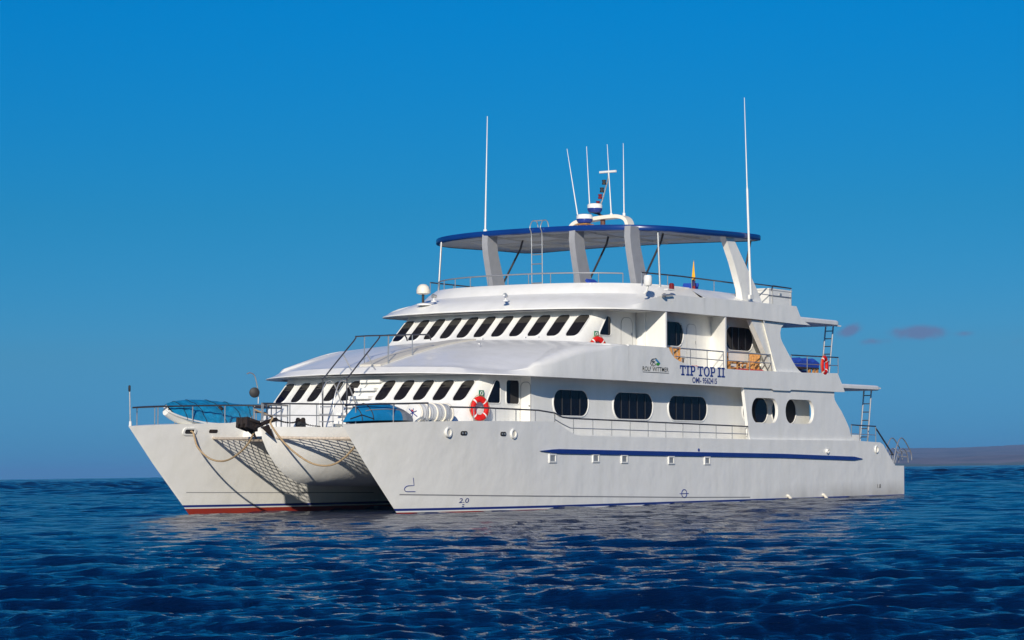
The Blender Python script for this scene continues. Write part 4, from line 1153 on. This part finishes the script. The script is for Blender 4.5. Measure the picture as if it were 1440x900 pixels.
# ---- anchor on the pod nose
an = thing('anchor', 'rusty black anchor hanging from the roller at the centre bow', 'anchor', (1.35, 0, 2.72))
mb = MB(); rt = Matrix.Rotation(R(14), 3, 'Y') @ Matrix.Rotation(R(-8), 3, 'X')
mb.box((-.35, .22, .16), (.50, .42, .22), rt)
for q in (-.2, 0, .2): mb.box((-.35+.0, .22+q*.95, .10), (.56, .09, .34), rt)
mb.build('stock', 'iron', an)
MB().tube([(-.25, 0, .0), (.3, -.05, .18), (.8, -.05, .28)], .07, 8).build('shank', 'iron', an)
for y, x in ((.25, -.25), (-.32, -.05)):
    V = [Vector((x-.18, y, .02)), Vector((x+.14, y-.02, .10)), Vector((x+.35, y-.08, -.36)), Vector((x-.14, y+.06, -.02)), Vector((x+.12, y+.05, .04)), Vector((x+.34, y-.05, -.36))]
    MB().add(V, [(0, 1, 2), (5, 4, 3), (0, 3, 4, 1), (1, 4, 5, 2), (2, 5, 3, 0)]).build('fluke', 'iron', an)
MB().tube([(-.5, .22, .22), (-.42, .0, .26), (-.1, -.1, .16)], .05, 7).build('crown_bar', 'iron', an)
ch = MB()
cpts = catmull([(2.1, -.05, 3.02), (2.5, -.05, 2.92), (3.0, -.08, 2.90), (3.35, -.1, 3.0), (3.7, -.1, 2.84), (4.4, -.1, 2.78)], 12)
for i, p in enumerate(cpts[:-1]):
    d = cpts[i+1]-p; q = d.to_track_quat('X', 'Z').to_matrix() @ Matrix.Rotation(R(90*(i % 2)), 3, 'X')
    ch.tube([p+q @ Vector((.035*math.cos(R(t)), .02*math.sin(R(t)), 0)) for t in range(0, 360, 45)], .010, 5, closed=True)
ch_o = ch.build('anchor_chain', 'iron'); ch_o.matrix_world = SHIP; tag(ch_o, 'rusty anchor chain running from the anchor to the windlass', 'chain')

# ---- mooring bridles
def rope(name, pts, label, r=.032):
    o = MB().tube(catmull(pts, 10), r, 7).build(name, 'rope'); o.matrix_world = SHIP
    return tag(o, label, 'rope', 'slack mooring ropes under the bows')
hb = Vector((2.36, 4.5-hull_y(2.36, 2.6, False)-.05, 2.58))
rope('mooring_rope', [hb+Vector((-.1, .12, .03)), hb, (2.35, 3.55, 2.10), (2.2, 2.9, 1.72), (1.95, 2.1, 1.62), (1.65, 1.3, 1.78), (1.40, .55, 2.15), (1.25, .10, 2.62), (1.35, .0, 2.9)], 'tan mooring rope looping from the far hull to the centre bow')
rope('mooring_rope', [(1.3, .15, 3.3), (1.6, .0, 3.18), (1.9, -.1, 3.05), (1.75, -.15, 2.85), (1.80, -.55, 2.35), (1.85, -1.1, 1.90), (1.9, -1.8, 1.55), (1.92, -2.5, 1.50), (1.85, -3.1, 1.72), (1.75, -3.7, 2.15), (1.75, -4.25, 2.60)], 'tan mooring rope looping from the centre bow to the near hull')
# ---- black day shape on its pole
ab = thing('day_shape', 'black anchor ball hung on a hooked pole above the centre bow', 'anchor ball', (1.3, .05, 3.5))
MB().lathe([(.0005, .045), (.10, .04), (.165, .012), (.17, 0), (.165, -.012), (.10, -.04), (.0005, -.045)], (-.08, .05, .36), 22, rot=Vector((-.6, -.6, 0)).to_track_quat('Z', 'Y').to_matrix()).build('ball', 'black', ab)
MB().tube(catmull([(.05, 0, 0), (.05, 0, .35), (-.02, .02, .7), (-.10, .05, .93), (-.25, .1, 1.0), (-.36, .14, .96)], 6), .02, 7).build('pole', 'steel', ab)

# ---- balcony furniture
def chair(loc, label, rz):
    t = thing('deck_chair', label, 'chair', loc, 'wooden chairs on the upper balconies', Matrix.Rotation(rz, 3, 'Z'))
    mb = MB()
    for q in range(5): mb.box((-.22+.11*q, 0, .42-.012*q), (.095, .5, .03))
    mb.build('seat', 'wood', t)
    mb = MB(); rt = Matrix.Rotation(R(14), 3, 'Y')
    for q in range(4): mb.box((.30, -.19+.127*q, .72), (.03, .11, .66), rt)
    mb.box((.36, 0, .98), (.04, .52, .07), rt); mb.build('backrest', 'wood', t)
    for x, y in ((-.24, -.25), (-.24, .25), (.22, -.25), (.22, .25)):
        MB().box((x, y, .31), (.06, .05, .62)).build('leg', 'wood', t)
    for y in (-.27, .27): MB().box((-.02, y, .635), (.6, .07, .035)).build('armrest', 'wood', t)
    return t
c1 = chair((19.0, -5.35, 4.80), 'wooden chair at the forward balcony, half hidden by the curved bulwark', R(200))
copy_thing(c1, (23.15, -5.30, 4.80), 'wooden chair on the aft balcony beside the white divider', Matrix.Rotation(R(170), 3, 'Z'))
copy_thing(c1, (25.0, -5.28, 4.80), 'wooden chair on the aft balcony beside the slanted pillar', Matrix.Rotation(R(5), 3, 'Z'))
tb = thing('side_table', 'small wooden table between two chairs on the aft balcony', 'table', (23.9, -5.35, 4.80))
MB().lathe([(.0005, .60), (.34, .60), (.34, .64), (.0005, .64)], (0, 0, 0), 20).build('table_top', 'wood', tb)
MB().tube([(0, 0, .02), (0, 0, .6)], .05, 8).build('leg', 'wood', tb)
MB().box((0, 0, .02), (.4, .4, .04)).build('base', 'wood', tb)
for x, l, lab in ((20.0, .75, 'red folded towel beside the forward balcony chair'), (23.75, .9, 'red and white towel under the small wooden table'), (25.0, .9, 'red towel at the foot of the slanted pillar')):
    mb = MB(); rows = []
    for i in range(13):
        xx = -l/2+l*i/12; z = .37+.035*math.sin(i*2.3)+.02*math.sin(i*4.1)
        rows.append([Vector((xx, -.12, .02)), Vector((xx, -.13, z-.02)), Vector((xx, 0, z+.02)), Vector((xx, .13, z-.02)), Vector((xx, .12, .02))])
    mb.loft(rows); mb.add(rows[0], [(0, 1, 2, 3, 4)]); mb.add(rows[-1], [(4, 3, 2, 1, 0)])
    o = mb.build('towel', 'redcloth'); o.matrix_world = SHIP @ Matrix.Translation((x, -5.5, 4.80)); tag(o, lab, 'towel', 'red towels on the balconies')

# ---- sun deck loungers, locker, flag
def lounger(loc, label, rz):
    t = thing('sun_lounger', label, 'lounger', loc, 'blue loungers on the sun deck', Matrix.Rotation(rz, 3, 'Z'))
    mb = MB()
    for s in (-1, 1): mb.tube([(-.9, s*.3, .35), (.9, s*.3, .35)], .025, 6)
    mb.build('frame', 'plastic', t)
    for x in (-.7, .7):
        for s in (-1, 1): MB().tube([(x, s*.3, 0), (x, s*.3, .35)], .025, 6).build('leg', 'plastic', t)
    MB().box((-.3, 0, .41), (1.2, .6, .10)).build('cushion', 'fabric', t)
    MB().box((.52, 0, .60), (.72, .6, .10), Matrix.Rotation(R(-38), 3, 'Y')).build('back_cushion', 'fabric', t)
    return t
l1 = lounger((18.0, -3.0, 7.62), 'blue sun lounger behind the flybridge front near the port pylon', R(90))
copy_thing(l1, (21.3, -4.55, 7.62), 'blue sun lounger beside the furled flag on the sun deck', Matrix.Rotation(R(20), 3, 'Z'))
copy_thing(l1, (19.6, 3.0, 7.60), 'blue sun lounger by the foot of the far front pylon', Matrix.Rotation(R(90), 3, 'Z'))
lk = thing('deck_locker', 'white storage locker behind the aft sun deck railing', 'locker', (27.5, -4.9, 7.45))
MB().box((0, 0, .50), (1.9, .75, 1.0)).build('body', 'plastic', lk); MB().box((0, 0, 1.03), (1.96, .80, .06)).build('lid', 'plastic', lk); MB().box((0, -.39, .86), (.16, .03, .08)).build('latch', 'steel', lk)
fl = thing('flag', 'furled yellow blue and red flag standing on the sun deck', 'flag', (21.2, -4.9, 8.0))
def fold(z0, z1, r0_, r1_, name, m):
    rows = []
    for i in range(5):
        f = i/4; r_ = r0_+(r1_-r0_)*f
        rows.append([Vector((r_*(1+.3*math.sin(3*R(t)+2*f))*math.cos(R(t))-.04+.02*f, r_*(1+.3*math.sin(3*R(t)+2*f))*math.sin(R(t)), z0+(z1-z0)*f)) for t in range(0, 360, 20)])
    MB().loft(rows, closed_u=True).build(name, m, fl)
fold(.02, .30, .065, .065, 'red_field', 'flagred'); fold(.30, .52, .065, .065, 'blue_field', 'flagblue'); fold(.52, 1.24, .065, .010, 'yellow_field', 'yellow')
MB().tube([(.02, .02, -.35), (.02, .02, 1.3)], .018, 6).build('pole', 'steel', fl)

# ---- blue covered table on the upper aft deck
bt = thing('covered_table', 'wooden table heaped with blue covers on the upper aft deck', 'table', (30.2, -4.6, 4.80))
MB().box((0, 0, .62), (2.3, .9, .06)).build('table_top', 'wood', bt)
for x in (-1.0, .35, .75, 1.05):
    for y in (-.4, .4): MB().box((x, y, .3), (.12, .08, .6)).build('leg', 'wood', bt)
rows = []
for i in range(15):
    x = -1.1+2.25*i/14; h = .36+.05*math.sin(i*1.7)+.03*math.sin(i*3.1)-(.14*(1-smooth(0, 4, i)))
    rows.append([Vector((x, -.44, .655)), Vector((x, -.46, .65+h*.7)), Vector((x, -.3, .65+h)), Vector((x, .3, .65+h*.95)), Vector((x, .44, .655))])
mb = MB().loft(rows); mb.add(rows[0], [(0, 1, 2, 3, 4)]); mb.add(rows[-1], [(4, 3, 2, 1, 0)]); mb.build('cover', 'fabric', bt)
MB().box((0, .1, .30), (2.0, .5, .5)).build('lower_cover', 'fabric', bt)

# ================================================================== AIR: thin blue haze that fades the far coast
hz = MB().box((0, 0, 34), (44000, 44000, 74)).build('haze', 'white')
hm = bpy.data.materials.new('sea_haze'); hm.use_nodes = True; t = hm.node_tree; t.nodes.clear()
pv = N(t, 'ShaderNodeVolumePrincipled', i_Color=(.22, .55, 1.0, 1), i_Density=1.1e-4, i_Anisotropy=0.0)
ou = N(t, 'ShaderNodeOutputMaterial'); t.links.new(pv.outputs[0], ou.inputs['Volume'])
hz.data.materials.clear(); hz.data.materials.append(hm); hz['kind'] = 'stuff'; hz['label'] = 'thin blue sea haze over the water'
